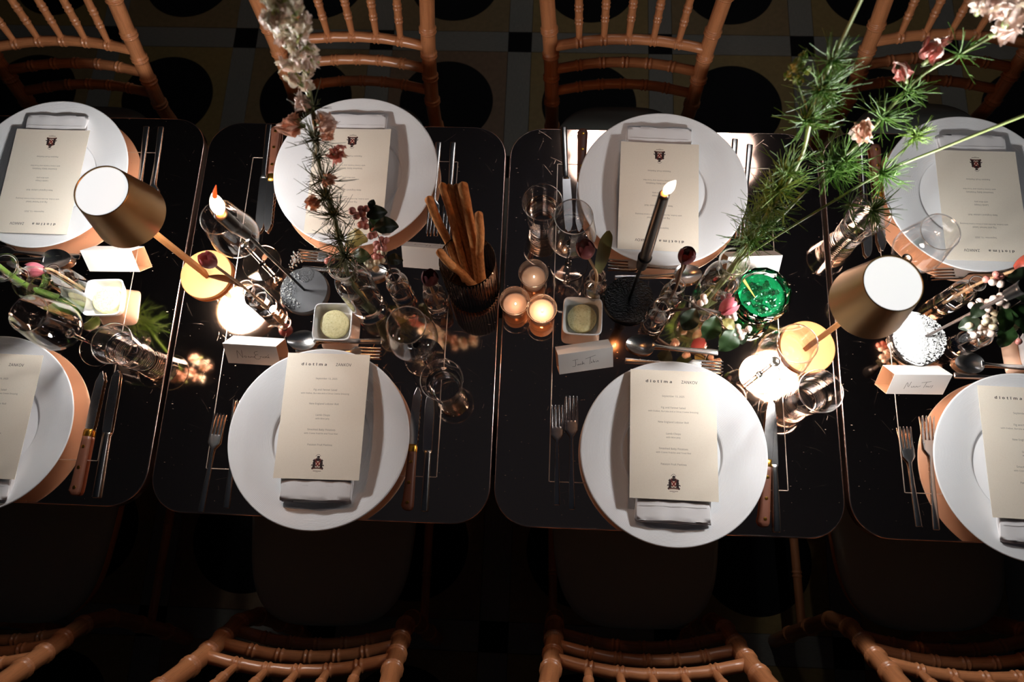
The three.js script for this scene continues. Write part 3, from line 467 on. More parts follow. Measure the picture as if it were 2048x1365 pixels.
const stemGlass = lathe([[0, .0016], [.006, .0022], [.0042, .006], [.0036, .014], [.0034, .05], [.0036, .078], [.0052, .088], [.009, .0932], [.006, .0945], [0, .0950]], 40);
const footGlass = lathe([[0, 0], [.0355, 0], [.0373, .0006], [.0375, .0014], [.0365, .0020], [.02, .0026], [.006, .0042], [0, .0046]], 96);
function wineGlass(label, pos) { const t = thing('wine_glass', label, 'glass', [pos[0], T + LIFT, pos[2]]); part('bowl', bowlPane, M.pane, t); part('rim', bowlRim, M.glass, t); part('stem', stemGlass, M.glass, t); part('foot', footGlass, M.glass, t); return t; }
wineGlass('empty wine glass behind the short burning candle stub', [-0.5492,0.75,-0.5239]);
wineGlass('empty wine glass right of the breadsticks, in front of a tumbler', [0.0455,0.75,-0.541]);
wineGlass('empty wine glass in front of the breadstick glass, its foot behind a tumbler', [-0.2182,0.75,-0.3448]);
wineGlass('empty wine glass in front of the right lamp base', [0.3976,0.75,-0.3341]);
wineGlass('empty wine glass at the lower left, leaning out over a near plate', [-0.8379,0.75,-0.3449]);
wineGlass('empty wine glass behind the right lamp shade, over the far right plate', [0.6378,0.75,-0.5299]);
// bud vases
const budGeo = skin([[.018, .0006], [.0205, .0012], [.0215, .004], [.0215, .060], [.0205, .068], [.0165, .077], [.0118, .083], [.0105, .088], [.0108, .097], [.0135, .1025], [.0138, .1045]], .0004);
const budLip = merge([rimOf(.0134, .0013, .1046), rimOf(.0106, .0010, .0885)]);
const budWater = lathe([[0, .0003], [.0172, .0003], [.0198, .0011], [.0209, .0042], [.0209, .056], [.0206, .0575], [.0195, .0568], [0, .0566]], 48);
function budVase(label, pos) { const t = thing('bud_vase', label, 'vase', [pos[0], T + LIFT, pos[2]]); part('glass_body', budGeo, M.pane, t); part('lip', budLip, M.glass, t); part('water', budWater, M.water, t); return t; }
budVase('small glass bud vase holding a pale pink tulip, left of the pale dish', [-0.8864,0.75,-0.456]);
budVase('small glass bud vase in front of the left lamp base', [-0.5298,0.75,-0.4363]);
budVase('small glass bud vase holding a dark snowberry sprig', [-0.2685,0.75,-0.4675]);
budVase('small glass bud vase touching the breadstick glass, holding a plum tulip', [-0.199,0.75,-0.4475]);
budVase('small glass bud vase holding a mauve tulip and a broad olive leaf', [0.0931,0.75,-0.4775]);
budVase('small glass bud vase holding a dark red tulip, right of the black candle base', [0.232,0.75,-0.4628]);
budVase('small glass bud vase in front, holding the low snowberry branch', [0.2073,0.75,-0.4275]);
budVase('small glass bud vase right of the right lamp, holding a red tulip', [0.7467,0.75,-0.4825]);
budVase('small glass bud vase holding the snowberry bunch at the right edge', [0.7643,0.75,-0.4019]);
// tall vases
const tallGeo = skin([[.027, .0006], [.0305, .0015], [.032, .006], [.0322, .14], [.0305, .152], [.0262, .162], [.0192, .170], [.0158, .178], [.0150, .190], [.0158, .205], [.0195, .2145], [.0238, .2195]], .0004);
const tallLip = merge([rimOf(.0232, .0019, .2196), rimOf(.0152, .0011, .1790)]);
const tallWater = lathe([[0, .0003], [.026, .0003], [.0296, .0012], [.0313, .0062], [.0315, .112], [.0312, .1135], [.030, .1128], [0, .1126]], 64);
function tallVase(label, pos) { const t = thing('bottle_vase', label, 'vase', [pos[0], T + LIFT, pos[2]]); part('glass_body', tallGeo, M.pane, t); part('lip', tallLip, M.glass, t); part('water', tallWater, M.water, t); return t; }
tallVase('tall clear bottle vase holding the tall blossom stem', [-0.3273,0.75,-0.4376]);
tallVase('tall clear bottle vase holding the green needle-leaved stems', [0.3019,0.75,-0.4629]);
tallVase('tall clear bottle vase with a thick green stem, cut off by the left edge', [-0.8877,0.75,-0.4182]);
// ribbed smoked glass with breadsticks
{
  const pos = [-0.1332,0.75,-0.4817], t = thing('ribbed_glass', 'smoke-brown ribbed glass vase holding the breadsticks', 'glass vase', [pos[0], T + LIFT, pos[2]]);
  const seg = 48 * 6, ring = (r, y, rib) => Array.from({ length: seg }, (_, i) => { const a = -i / seg * Math.PI * 2, q = r + rib * 0.0011 * Math.cos(a * 48); return [q * Math.cos(a), y, q * Math.sin(a)]; });
  part('ribbed_wall', loft([ring(.02, 0, 0), ring(.044, 0, 0), ring(.0475, .002, 1), ring(.0482, .008, 1), ring(.0488, .08, 1), ring(.0492, .138, 1), ring(.0490, .148, 0.2), ring(.0484, .150, 0), ring(.0474, .150, 0), ring(.0468, .148, 0), ring(.0464, .08, 0), ring(.0456, .02, 0), ring(.043, .015, 0), ring(.02, .0148, 0)]), M.smoke, t);
}
const sticks = [['leftmost long breadstick, tilted furthest left', [-0.1909,1.005,-0.5476], [-0.1482,0.78,-0.4903]], ['second long breadstick from the left', [-0.1676,1.025,-0.5625], [-0.1404,0.78,-0.4846]], ['breadstick standing behind the second from the left', [-0.157,1.02,-0.5627], [-0.1295,0.78,-0.4909]], ['breadstick half hidden behind the tallest one', [-0.1457,1.015,-0.5657], [-0.1229,0.78,-0.4911]], ['tallest thick breadstick in the middle of the glass', [-0.1344,1.03,-0.5615], [-0.1194,0.78,-0.4773]], ['breadstick at the right side of the glass', [-0.1096,0.99,-0.5305], [-0.1114,0.78,-0.4676]], ['short breadstick leaning out over the left rim', [-0.1784,0.94,-0.4826], [-0.1109,0.78,-0.4578]]];
sticks.forEach(([l, a, b], i) => { const r = rng(60 + i), A = V(a), B = V(b), m = A.clone().lerp(B, .5).add(new THREE.Vector3((r() - .5) * .008, 0, (r() - .5) * .008)), m2 = A.clone().lerp(B, .25).add(new THREE.Vector3((r() - .5) * .006, 0, (r() - .5) * .006)), ph = r() * 9, k = i === 4 ? 1.2 : 1; solo('breadstick', sweep([A, m2, m, B], (u, d) => k * .0072 * (Math.min(1, Math.sqrt(Math.max(0, d) / .006) * .8 + .15)) * (1 + .10 * noise.noise(d * 40, ph, 1) + .05 * noise.noise(d * 130, ph, 5)), { n: 34, seg: 12 }), M.bread, `golden ${l}`, 'breadstick'); });
// green crystal glass
{
  const pos = [0.391,0.75,-0.4657], t = thing('crystal_glass', 'faceted crystal glass of bright green drink with crushed ice', 'glass', [pos[0], T + LIFT, pos[2]], 0.3);
  const n = 14, ring = (r, y, off = 0) => Array.from({ length: n }, (_, i) => { const a = -(i + off) / n * Math.PI * 2; return [r * Math.cos(a), y, r * Math.sin(a)]; });
  const outer = loft([ring(.01, 0), ring(.036, 0), ring(.0395, .004, .5), ring(.0445, .022, 0), ring(.0495, .040, .5), ring(.0515, .056, 0), ring(.0500, .068, .5), ring(.0488, .0735, .5), ring(.0474, .0740, .5), ring(.0455, .072, .5), ring(.0445, .06, .5), ring(.040, .03, .5), ring(.032, .0125, .5), ring(.01, .0115, .5)]).toNonIndexed(); outer.computeVertexNormals();
  part('faceted_wall', outer, M.glass, t);
  const r = rng(5);
  part('green_drink', loft([Array.from({ length: 40 }, (_, i) => [.008 * Math.cos(-i / 40 * 6.2832), .0135, .008 * Math.sin(-i / 40 * 6.2832)]), ...[[.030, .0140], [.0365, .026], [.041, .042], [.0428, .053], [.0420, .0545]].map(([q, y]) => Array.from({ length: 40 }, (_, i) => [q * Math.cos(-i / 40 * 6.2832), y, q * Math.sin(-i / 40 * 6.2832)])), ...[.039, .036, .032, .028, .024, .02, .016, .012, .008, .004].map(q => Array.from({ length: 40 }, (_, i) => { const a = -i / 40 * 6.2832, x = q * Math.cos(a), z = q * Math.sin(a); return [x, .0545 + .005 * noise.noise(x * 130, z * 130, 4) + .0026 * noise.noise(x * 330, z * 330, 7), z]; }))]), M.emerald, t);
  const ice = []; for (let i = 0; i < 46; i++) { const g = new THREE.IcosahedronGeometry(.0022 + r() * .0045, 0), a = r() * 6.28, q = Math.sqrt(r()) * .031; g.rotateX(r() * 6).rotateZ(r() * 6).translate(q * Math.cos(a), .0545 + r() * .003, q * Math.sin(a)); ice.push(g); }
  tag(part('crushed_ice', merge(ice), M.glass, t), null, null, null, 'stuff');
  solo('cocktail_pick', sweep([[0.3503,0.844,-0.481], [0.3776,0.814,-0.4598]], (u) => .0028 * (1 - u) + .0006, { n: 6, seg: 8, flat: .5 }), std([.42, .27, .06], .35), 'golden-brown pointed pick leaning in the green drink', 'pick');
}
// ---------- dishes with butter ----------
const sqRing = (h, y, n = 5) => Array.from({ length: 64 }, (_, i) => { const a = -i / 64 * Math.PI * 2, c = Math.cos(a), s = Math.sin(a); return [h * Math.sign(c) * Math.abs(c) ** (2 / n), y, h * Math.sign(s) * Math.abs(s) ** (2 / n)]; });
const dishGeo = loft([sqRing(.012, 0), sqRing(.0255, 0), sqRing(.027, .0015), sqRing(.0315, .012), sqRing(.0355, .029, 6), sqRing(.0362, .0325, 7), sqRing(.0358, .0338, 7), sqRing(.0342, .0336, 7), sqRing(.0332, .031, 6), sqRing(.029, .013), sqRing(.0262, .0062), sqRing(.012, .0055)]);
const butterGeo = lathe([[0, .0058], [.0245, .0058], [.0262, .007], [.0268, .01], [.0268, .019], [.0262, .0215], [.0245, .0228], [.018, .0232], [0, .0234]], 64); { const p = butterGeo.attributes.position, uv = butterGeo.attributes.uv; for (let i = 0; i < p.count; i++) { const x = p.getX(i), z = p.getZ(i); p.setX(i, x * (1 + .02 * noise.noise(x * 60, z * 60, 2))); p.setY(i, p.getY(i) + .0006 * noise.noise(x * 90, z * 90, 6)); uv.setXY(i, x * 17 + .5, z * 17 + .5); } butterGeo.computeVertexNormals(); }
[[[-0.8297,0.75,-0.4342], .06, 'left of the table gap, below the left place card'], [[-0.3887,0.75,-0.3998], .02, 'between the grey candle base and the tall clear vase'], [[0.0722,0.75,-0.4252], -.02, 'right of the tea lights, above a place card'], [[0.8935,0.75,-0.3891], .03, 'cut off by the right edge under the snowberries']].forEach(([p, a, w]) => {
  solo('square_dish', dishGeo, M.porcelain, `small square white porcelain dish ${w}`, 'dish', [p[0], T, p[2]], a);
  solo('butter_round', butterGeo, M.butter, `herb butter round in the dish ${w}`, 'butter', [p[0], T, p[2]], a * 9);
});

// ---------- candles ----------
function flameParts(t, top, h, lean, col, blue) {
  const c = V(top), L = V(lean), at = (k) => c.clone().addScaledVector(L, k * h);
  part('wick', sweep([c.clone().add(new THREE.Vector3(0, -.004, 0)), at(.12)], .0007, { n: 3, seg: 6 }), M.twig, t);
  part('flame', sweep([at(.08), at(.3), at(.55), at(.82), at(1)], (u) => h * .19 * Math.sin(Math.PI * Math.min(1, .1 + u * .9)) ** .8 * (1.25 - .6 * u) + .0003, { n: 18, seg: 14 }), M.flame, t);
  if (col) part('flame_tip', sweep([at(.78), at(1.0).add(new THREE.Vector3(.003, 0, 0)), at(1.28).add(new THREE.Vector3(.008, 0, -.002))], (u) => h * .085 * (1 - u) + .0004, { n: 8, seg: 10 }), M.flameTip, t);
  if (blue) part('flame_base', sweep([at(.03), at(.1), at(.2)], (u) => h * .05 * Math.sin(Math.PI * (.2 + .6 * u)) + .0003, { n: 6, seg: 10 }), M.flameBlue, t);
  const l = new THREE.PointLight(0xffa860, CANDLE, 0, 2); l.position.copy(at(.45)); l.shadow.radius = .3; l.castShadow = true; t.add(l);
}
// cast iron foot with a rough skin; the spike leans a little
function discGeo(R, rough, seed, cov) {
  const g = surf(220, 72, (u, v) => { const a = -u * Math.PI * 2; let r, y; if (v < .78) { r = R * v / .78; y = .0105; } else { const k = (v - .78) / .22 * Math.PI / 2; r = R * (1 + .045 * Math.sin(k)); y = .0105 * Math.cos(k); } const x = r * Math.cos(a), z = r * Math.sin(a), c = cov(x / R, z / R); return [x * (1 + .01 * noise.noise(x * 200, z * 200, seed)), Math.max(0, y + c * rough * (Math.abs(noise.noise(x * 330, z * 330, seed)) * 1.2 + .7 * Math.abs(noise.noise(x * 800, z * 800, seed + 3)))), z]; });
  return g;
}
function holder(label, base, a, b, cupTop, R, mat, rough, seed, cov) {
  const t = thing('candle_holder', label, 'candle holder', [base[0], T, base[2]]), L = (p) => [p[0] - base[0], p[1] - T, p[2] - base[2]];
  part('iron_foot', discGeo(R, rough, seed, cov), mat, t);
  const A = V(L(a)), B = V(L(b)), C = V(L(cupTop)); A.y = .009;
  part('spike', sweep([A, B], (u) => .0022 + .0012 * u, { n: 4, seg: 10 }), seed === 3 ? M.spikeRough : M.iron, t);
  part('cup', sweep([B.clone().lerp(C, -.06), B, B.clone().lerp(C, .35), B.clone().lerp(C, .8), C.clone().lerp(B, .12), C], (u) => u < .1 ? .004 + u * .03 : .0085 + .0026 * u + (u > .86 ? .0006 : 0), { n: 22, seg: 24 }), M.iron, t);
  return t;
}
M.spikeRough = std([.16, .13, .12], .35, { metalness: .7 });
const baseB = [-0.457,0.75,-0.4679], baseC = [0.1599,0.75,-0.4675], baseD = [0.6852,0.75,-0.4079];
holder('candle holder with a smooth grey disc foot crusted on one side', baseB, [-0.456,0.75,-0.468], [-0.4786,0.995,-0.4761], [-0.4837,1.043,-0.4723], .0445, M.ironGrey, .0022, 1, (x, z) => Math.max(0, Math.min(1, (-x - .25) * 3 + .2 * noise.noise(x * 6, z * 6, 1))) + (Math.hypot(x, z + .7) < .35 ? .8 : 0));
holder('candle holder with a rough black disc foot, carrying the tall taper', baseC, [0.1609,0.75,-0.4705], [0.1633,0.9,-0.4771], [0.1644,0.941,-0.4794], .0455, M.iron, .0013, 2, (x, z) => Math.min(1, Math.hypot(x, z) * 1.3));
holder('candle holder with a foot buried in white salt, at the right edge', baseD, [0.6954,0.75,-0.4111], [0.709,0.985,-0.4125], [0.7147,1.025,-0.4144], .047, M.iron, .004, 3, (x, z) => .3 + Math.min(.7, Math.hypot(x, z)));
function taper(label, a, b, r0, r1, h, lean, col, blue) { // candle stick: from its foot in the cup to its lit top
  const A = V(a), B = V(b), t = thing('taper_candle', label, 'candle', [A.x, A.y, A.z]), O = (p) => p.clone().sub(A);
  part('candle_stick', sweep([new THREE.Vector3(), O(B).multiplyScalar(.5), O(B).multiplyScalar(.97), O(B)], (u) => u > .985 ? r1 * .72 : r0 + (r1 - r0) * u, { ts: [0, .25, .5, .75, .9, .96, .985, .9999, 1].slice(0, 8).concat([1]), seg: 28 }), M.blackWax, t);
  const dir = O(B).normalize(), top = O(B);
  part('melt_pool', sweep([top.clone().addScaledVector(dir, -.0004), top.clone().addScaledVector(dir, .0014)], (u) => r1 * (.72 - .3 * u), { n: 3, seg: 20 }), M.moltenWax, t);
  flameParts(t, top.toArray(), h, lean, col, blue); return t;
}
M.moltenWax = std([.34, .09, .05], .15);
taper('short black candle stub burning with a big wind-blown flame', [-0.481,1.037,-0.4701], [-0.4859,1.085,-0.4708], .0105, .0108, .052, [.15, .97, -.18], true, false);
taper('long black taper candle burning with a small slanting flame', [0.1649,0.937,-0.4793], [0.1644,1.137,-0.4945], .0098, .0078, .034, [.30, .93, -.1], false, true);
// tea lights in waisted glass cups
const voGeo = lathe([[0, 0], [.0225, 0], [.0245, .0012], [.0252, .004], [.0238, .012], [.0236, .02], [.0252, .036], [.0268, .050], [.0274, .0585], [.0271, .0596], [.0262, .0596], [.0258, .0585], [.0250, .050], [.0234, .036], [.0217, .021], [.0200, .0105], [.017, .0085], [0, .0080]], 72);
const voWax = (top) => lathe([[0, .0092], [.0166, .0096], [.0194, .0118], [.0210, .021], [.0210 + (top - .021) * .11, top + .0015], [.019 + (top - .021) * .11, top], [0, top - .0006]], 56);
[['back', [-0.0202,0.75,-0.4962], .036, .0004, 0xffc8a0], ['left', [-0.0524,0.75,-0.4421], .036, .0014, 0xffb88c], ['front', [-0.0029,0.75,-0.4288], .043, .0055, 0xffc090]].forEach(([w, p, top, I, c], i) => {
  const where = { back: 'dimmest of the three tea lights, at the back of the cluster', left: 'orange-glowing tea light at the left of the cluster', front: 'brightest tea light, in front of the cluster' }[w];
  const t = thing('tea_light', where, 'candle', [p[0], T, p[2]]);
  part('glass_cup', voGeo, M.pane, t); part('rim', rimOf(.0266, .0009, .0596), M.glass, t); part('wax', voWax(top), M.wax, t);
  const fx = .001;
  part('flame', sweep([[fx, top + .001, 0], [fx, top + .005, 0], [fx, top + .011, 0]], (u) => .0015 * Math.sin(Math.PI * (.15 + .85 * u)) + .0002, { n: 8, seg: 10 }), M.flame, t);
  const l = new THREE.PointLight(c, I, 0, 2); l.position.set(fx, top + .013, 0); l.shadow.radius = .12; l.castShadow = true; t.add(l);
});
// ---------- salt ----------
function crystals(n, seed, at) { const r = rng(seed), gs = []; for (let i = 0; i < n; i++) { const g = new THREE.TetrahedronGeometry(.0007 + r() * .0017, 0); g.rotateX(r() * 6).rotateY(r() * 6); const [x, y, z] = at(r); gs.push(g.translate(x, y, z)); } return merge(gs); }
{
  const [bx, , bz] = baseD;
  const mound = surf(64, 20, (u, v) => { const a = -u * Math.PI * 2, R = .043 * v * (1 + .18 * noise.noise(Math.cos(a) * 1.5, Math.sin(a) * 1.5, 8)), x = -.010 + R * Math.cos(a) * .85, z = -.004 + R * Math.sin(a) * 1.15; return [x, .0105 + .008 * (1 - v * v) + .0022 * noise.noise(x * 260, z * 260, 2) + .0013 * noise.noise(x * 700, z * 700, 5), z]; });
  const t = thing('salt_heap', 'heap of white salt flakes spilled over the iron foot at right', 'salt', [bx, T, bz]); t.userData.kind = 'stuff';
  part('salt_mound', mound, M.salt, t);
  part('salt_flakes', crystals(3000, 71, (r) => { const a = r() * 6.2832, q = Math.sqrt(r()) * .047, x = q * Math.cos(a), z = q * Math.sin(a); return [x, .0115 + (x < .012 ? .006 * (1 - q / .047) : 0) + r() * .003, z]; }), M.salt, t);
}
{ const b = [-0.4852,0.75,-0.532]; const m = solo('salt_flakes', crystals(110, 72, (r) => { const a = r() * 6.28, q = r() ** 1.5 * .014; return [q * Math.cos(a), .001 + r() * .002, q * Math.sin(a) * 1.4]; }), M.salt, 'small scatter of salt flakes left of the fork tines', 'salt', [b[0], T, b[2]]); m.userData.kind = 'stuff'; }
{ const b = baseB; const m = solo('salt_flakes', crystals(130, 73, (r) => { const a = 1.7 + r() * 2.6, q = .024 + r() * .02; return [q * Math.cos(a), .0118 + r() * .0015, q * Math.sin(a)]; }), M.salt, 'pale salt grains scattered on the grey disc foot of the candle holder', 'salt', [b[0], T, b[2]]); m.userData.kind = 'stuff'; }

// ---------- flowers ----------
function petalPatch(L, W, curl, cup, seed, ruff = .12) { // grows along +y from the origin, opening towards +z
  return surf(12, 10, (u, v) => { const w = W * Math.sin(Math.PI * (.08 + .84 * v)) ** .75 * (1 + .16 * Math.sin(v * 11 + seed)), x = (u * 2 - 1) * w, e = (u * 2 - 1) ** 2, n = noise.noise(x * 210 + seed, v * 3, seed); return [x, L * v * (1 - .2 * e * v + .16 * v * n), cup * e * w - curl * v * v * L + ruff * L * .5 * v * n + .1 * L * v * Math.sin(u * 17 + seed)]; });
}
const petalGeos = [0, 1, 2, 3].map(k => petalPatch(.020 + .002 * k, .0095, [.5, .15, .8, .3][k], [.6, .9, .4, .7][k], 3 + k * 2.7, .5));
const calyxGeo = sweep([[0, -.006, 0], [0, 0, 0], [0, .007, 0]], (u) => .0012 + .0026 * Math.sin(Math.PI * Math.min(1, .15 + u * .7)), { n: 6, seg: 8 });
function aim(o, dir) { o.quaternion.setFromUnitVectors(new THREE.Vector3(0, 1, 0), V(dir).normalize()); return o; }
function blossom(t, p, dir, size, mats, seed, n = 6) {
  const r = rng(seed), b = part('blossom', calyxGeo, M.stemGreen, t); b.position.set(...p); aim(b, dir); b.scale.setScalar(size);
  for (let i = 0; i < n; i++) { const m = part('petal', petalGeos[Math.floor(r() * 4)], mats[Math.floor(r() * mats.length)], b), a = i / n * 6.2832 + r() * .5; m.rotation.set(0, a, 0, 'YXZ'); m.rotateX(.25 + r() * .75); m.position.y = .003; m.scale.set(.8 + r() * .5, .8 + r() * .45, 1); }
  return b;
}
// a burst of fine thread leaves round a point of the stem
function tuft(t, p, dir, n, len, seed, mat, spread = 1, rad = .00062) {
  const r = rng(seed), d = V(dir).normalize(), gs = []; n = Math.round(n * 1.5); rad *= 1.35;
  for (let i = 0; i < n; i++) {
    const q = new THREE.Vector3(r() - .5, r() - .5, r() - .5).normalize().multiplyScalar(spread).addScaledVector(d, .55).normalize(), L = len * (.45 + .6 * r());
    const s = new THREE.Vector3((r() - .5) * .006, (r() - .5) * .006, (r() - .5) * .006), side = new THREE.Vector3(r() - .5, r() - .3, r() - .5).multiplyScalar(L * .5);
    const e = s.clone().addScaledVector(q, L).add(side), m = s.clone().addScaledVector(q, L * .55).addScaledVector(side, .15);
    gs.push(sweep([s, m, e], (u) => rad * (1.15 - .85 * u), { n: 5, seg: 4 }));
    if (r() < .45) { const f = m.clone().lerp(e, .2), k = e.clone().add(new THREE.Vector3(r() - .5, r() - .5, r() - .5).multiplyScalar(L * .5)); gs.push(sweep([f, f.clone().lerp(k, .5).add(new THREE.Vector3(0, .001, 0)), k], (u) => rad * .9 * (1.1 - .8 * u), { n: 3, seg: 4 })); }
  }
  const m = part('foliage', merge(gs), mat, t); m.position.set(...p); m.userData.kind = 'stuff'; return m;
}
function stem(label, pts, r, mat) { const o = pts[0], t = thing('flower_stem', label, 'flower', o); part('stem', sweep(pts.map(p => V(p).sub(V(o))), r, { n: 40, seg: 9 }), mat, t); const c = new THREE.CatmullRomCurve3(pts.map(p => V(p).sub(V(o))), false, 'centripetal'); return { t, o, rel: (p) => [p[0] - o[0], p[1] - o[1], p[2] - o[2]], c }; }
{ // the tall larkspur-like stem
  const S = stem('tall stem of cream and blush blossoms with dark thread leaves, leaning far over the table', [[-0.3243,0.78,-0.4336], [-0.3291,0.91,-0.4362], [-0.3272,0.965,-0.4503], [-0.3289,1.04,-0.4947], [-0.3356,1.11,-0.5338], [-0.3271,1.17,-0.5559], [-0.3186,1.23,-0.5724], [-0.3065,1.31,-0.5829], [-0.2953,1.41,-0.5728], [-0.2835,1.46,-0.5744], [-0.2513,1.485,-0.5796], [-0.225,1.49,-0.5843]], (u) => .0042 - .0022 * u, M.stemDark);
  const { t, rel } = S;
  [[[-0.3229,0.97,-0.4528], 46, .05], [[-0.3254,1,-0.4704], 40, .045], [[-0.3289,1.04,-0.4947], 44, .048], [[-0.3349,1.07,-0.5093], 34, .045], [[-0.3344,1.095,-0.5255], 34, .042], [[-0.3323,1.135,-0.5403], 24, .036], [[-0.3295,1.165,-0.5525], 46, .04], [[-0.3209,1.22,-0.5674], 14, .03]].forEach(([p, n, l], i) => tuft(t, rel(p), [0.1, 1, -.35], n, l, 100 + i, M.needleDark, 1.25, .0006));
  [[[-0.3105,1.14,-0.5404], [.8, .6, .2], .95, 'coral'], [[-0.3299,1.1,-0.5246], [.6, .3, .3], .7, 'peach'], [[-0.3449,1.07,-0.5032], [-.8, .4, .4], .75, 'peach'], [[-0.3425,1.19,-0.5574], [-.9, .5, .4], 1.0, 'peach'], [[-0.3162,1.19,-0.5595], [.8, .6, .3], 1.0, 'blush'], [[-0.344,1.2,-0.5605], [-.5, .7, .4], .7, 'peach'], [[-0.313,1.18,-0.5564], [.6, .3, .6], .7, 'peach'], [[-0.3275,1.22,-0.565], [-.2, .9, -.1], .8, 'blush']].forEach(([p, d, s, c], i) => blossom(t, rel(p), d, s, [M[c], M[c], M.peach], 130 + i, 6));
  const r = rng(77); for (let i = 0; i < 34; i++) { const k = i / 33, c = [M.cream, M.blush, M.cream, M.green][i % 4], a = [-0.3106,1.275,-0.5717], z = [-0.2968,1.43,-0.5753], q = a.map((v, m) => v + (z[m] - v) * k + (r() - .5) * .036); blossom(t, rel(q), [(r() - .5) * 1.6, .8, (r() - .5) * 1.2], .62 + r() * .3, [c, M.cream, M.blush], 150 + i, 5); }
}
{ const r = rng(78), S = scene.children.find(o => o.name === 'flower_stem'), o = S.position.toArray(); for (let i = 0; i < 9; i++) blossom(S, [-0.2367,1.485,-0.5859].map((v, m) => v - o[m] + (r() - .5) * [.12, .03, .05][m]), [r() - .5, -.3, r() - .5], .8 + r() * .3, [M.peach, M.cream, M.peach], 190 + i, 5); }
{ // green needle-leaved stems from the ring-necked vase
  const A = stem('curved green stem of thread-leaf tufts rising from the right tall vase', [[0.298,0.78,-0.4585], [0.3086,0.91,-0.4729], [0.3097,0.97,-0.4725], [0.3302,1.02,-0.5049], [0.3448,1.08,-0.5258], [0.3572,1.14,-0.5577], [0.3501,1.2,-0.5756], [0.3489,1.24,-0.5943], [0.3489,1.29,-0.6062], [0.3503,1.37,-0.6231], [0.3494,1.41,-0.6282]], (u) => .0036 - .0016 * u, M.stemGreen), t = A.t, rel = A.rel;
  [[[0.3211,0.995,-0.4905], 70, .052], [[0.3317,1.015,-0.5055], 80, .055], [[0.3374,1.05,-0.52], 80, .055], [[0.3392,1.085,-0.5312], 70, .05], [[0.3421,1.115,-0.5435], 44, .045]].forEach(([p, n, l], i) => tuft(t, rel(p), [.1, .8, -.4], n, l, 200 + i, i === 3 ? M.needleLime : M.needle, 1.2));
  [[[0.3435,1.2,-0.5754], 60, .048], [[0.349,1.24,-0.5958], 70, .052], [[0.347,1.285,-0.6048], 40, .042]].forEach(([p, n, l], i) => tuft(t, rel(p), [.4, .5, 0], n, l, 210 + i, M.needle, 1.3));
  { const q = [[0.3459,1.205,-0.5784], [0.3354,1.22,-0.5964], [0.325,1.23,-0.6082]]; part('side_shoot', sweep(q.map(rel), .0014, { n: 8, seg: 6 }), M.stemDark, t); const r = rng(5); for (let i = 0; i < 7; i++) blossom(t, rel([0.3222,1.23,-0.6265].map((v) => v + (r() - .5) * .036)), [r() - .5, .6, r() - .8], .42 + r() * .15, [M.green, M.needleLime], 220 + i, 5); }
  const B = stem('green stem with pink blossoms running to the upper right corner', [[0.2999,0.78,-0.4605], [0.3117,0.91,-0.4685], [0.312,0.97,-0.4709], [0.3638,1.025,-0.5203], [0.4074,1.09,-0.5588], [0.4394,1.14,-0.5794], [0.4684,1.19,-0.6115], [0.49,1.225,-0.6302], [0.5144,1.27,-0.6293], [0.5375,1.305,-0.6304], [0.5557,1.35,-0.6226]], (u) => .0030 - .0014 * u, M.stemGreen);
  [[[0.4169,1.095,-0.5644], 95, .056], [[0.4294,1.11,-0.5685], 60, .052], [[0.4595,1.17,-0.6009], 40, .048], [[0.479,1.205,-0.6209], 30, .04], [[0.5132,1.27,-0.6293], 14, .04]].forEach(([p, n, l], i) => tuft(B.t, B.rel(p), [.3, .5, .2], n, l, 230 + i, M.needle, 1.3));
  [[[0.4379,1.15,-0.5773], [-.2, .9, -.2], 1.05, 'peach', 7], [[0.4705,1.22,-0.6257], [-.5, .7, -.4], .85, 'coral', 5], [[0.4883,1.24,-0.6406], [.3, .9, -.3], 1.0, 'coral', 8], [[0.5343,1.31,-0.6279], [.4, .8, .2], 1.1, 'blush', 7]].forEach(([p, d, s, c, n], i) => blossom(B.t, B.rel(p), d, s, [M[c], M[c], M.blush], 240 + i, n));
  const r = rng(91); for (let i = 0; i < 12; i++) blossom(B.t, B.rel([0.5203,1.35,-0.6358].map((v, m) => v + (r() - .5) * [.075, .03, .03][m])), [r() - .5, .8, r() - .5], .75 + r() * .3, [M.blush, M.cream, M.blush], 250 + i, 6);
  const C = stem('thin straight green stem running to the right edge past the far right plate', [[0.3018,0.78,-0.4616], [0.315,0.91,-0.4686], [0.3158,0.97,-0.4684], [0.3695,1.015,-0.4981], [0.4345,1.07,-0.5291], [0.4796,1.105,-0.5499], [0.546,1.17,-0.5602], [0.6097,1.24,-0.566]], (u) => .0013 + .0008 * u, M.stemGreen);
  [[[0.4809,1.11,-0.5497], 50, .04], [[0.4896,1.05,-0.5199], 50, .045], [[0.457,1.05,-0.529], 20, .036]].forEach(([p, n, l], i) => tuft(C.t, C.rel(p), [.3, .3, .3], n, l, 260 + i, M.needle, 1.2));
  { const q = [[0.4809,1.11,-0.5497], [0.4895,1.14,-0.5608], [0.5069,1.15,-0.575]]; part('side_shoot', sweep(q.map(C.rel), .0011, { n: 8, seg: 6 }), M.stemGreen, C.t); tuft(C.t, C.rel([0.5073,1.16,-0.5792]), [.2, 1, 0], 60, .026, 270, M.needleLime, 1.5); }
  { const q = [[0.4473,1.055,-0.5246], [0.4742,1.06,-0.5187], [0.504,1.05,-0.5162]]; part('side_shoot', sweep(q.map(C.rel), .0009, { n: 8, seg: 6 }), M.stemGreen, C.t); }
}
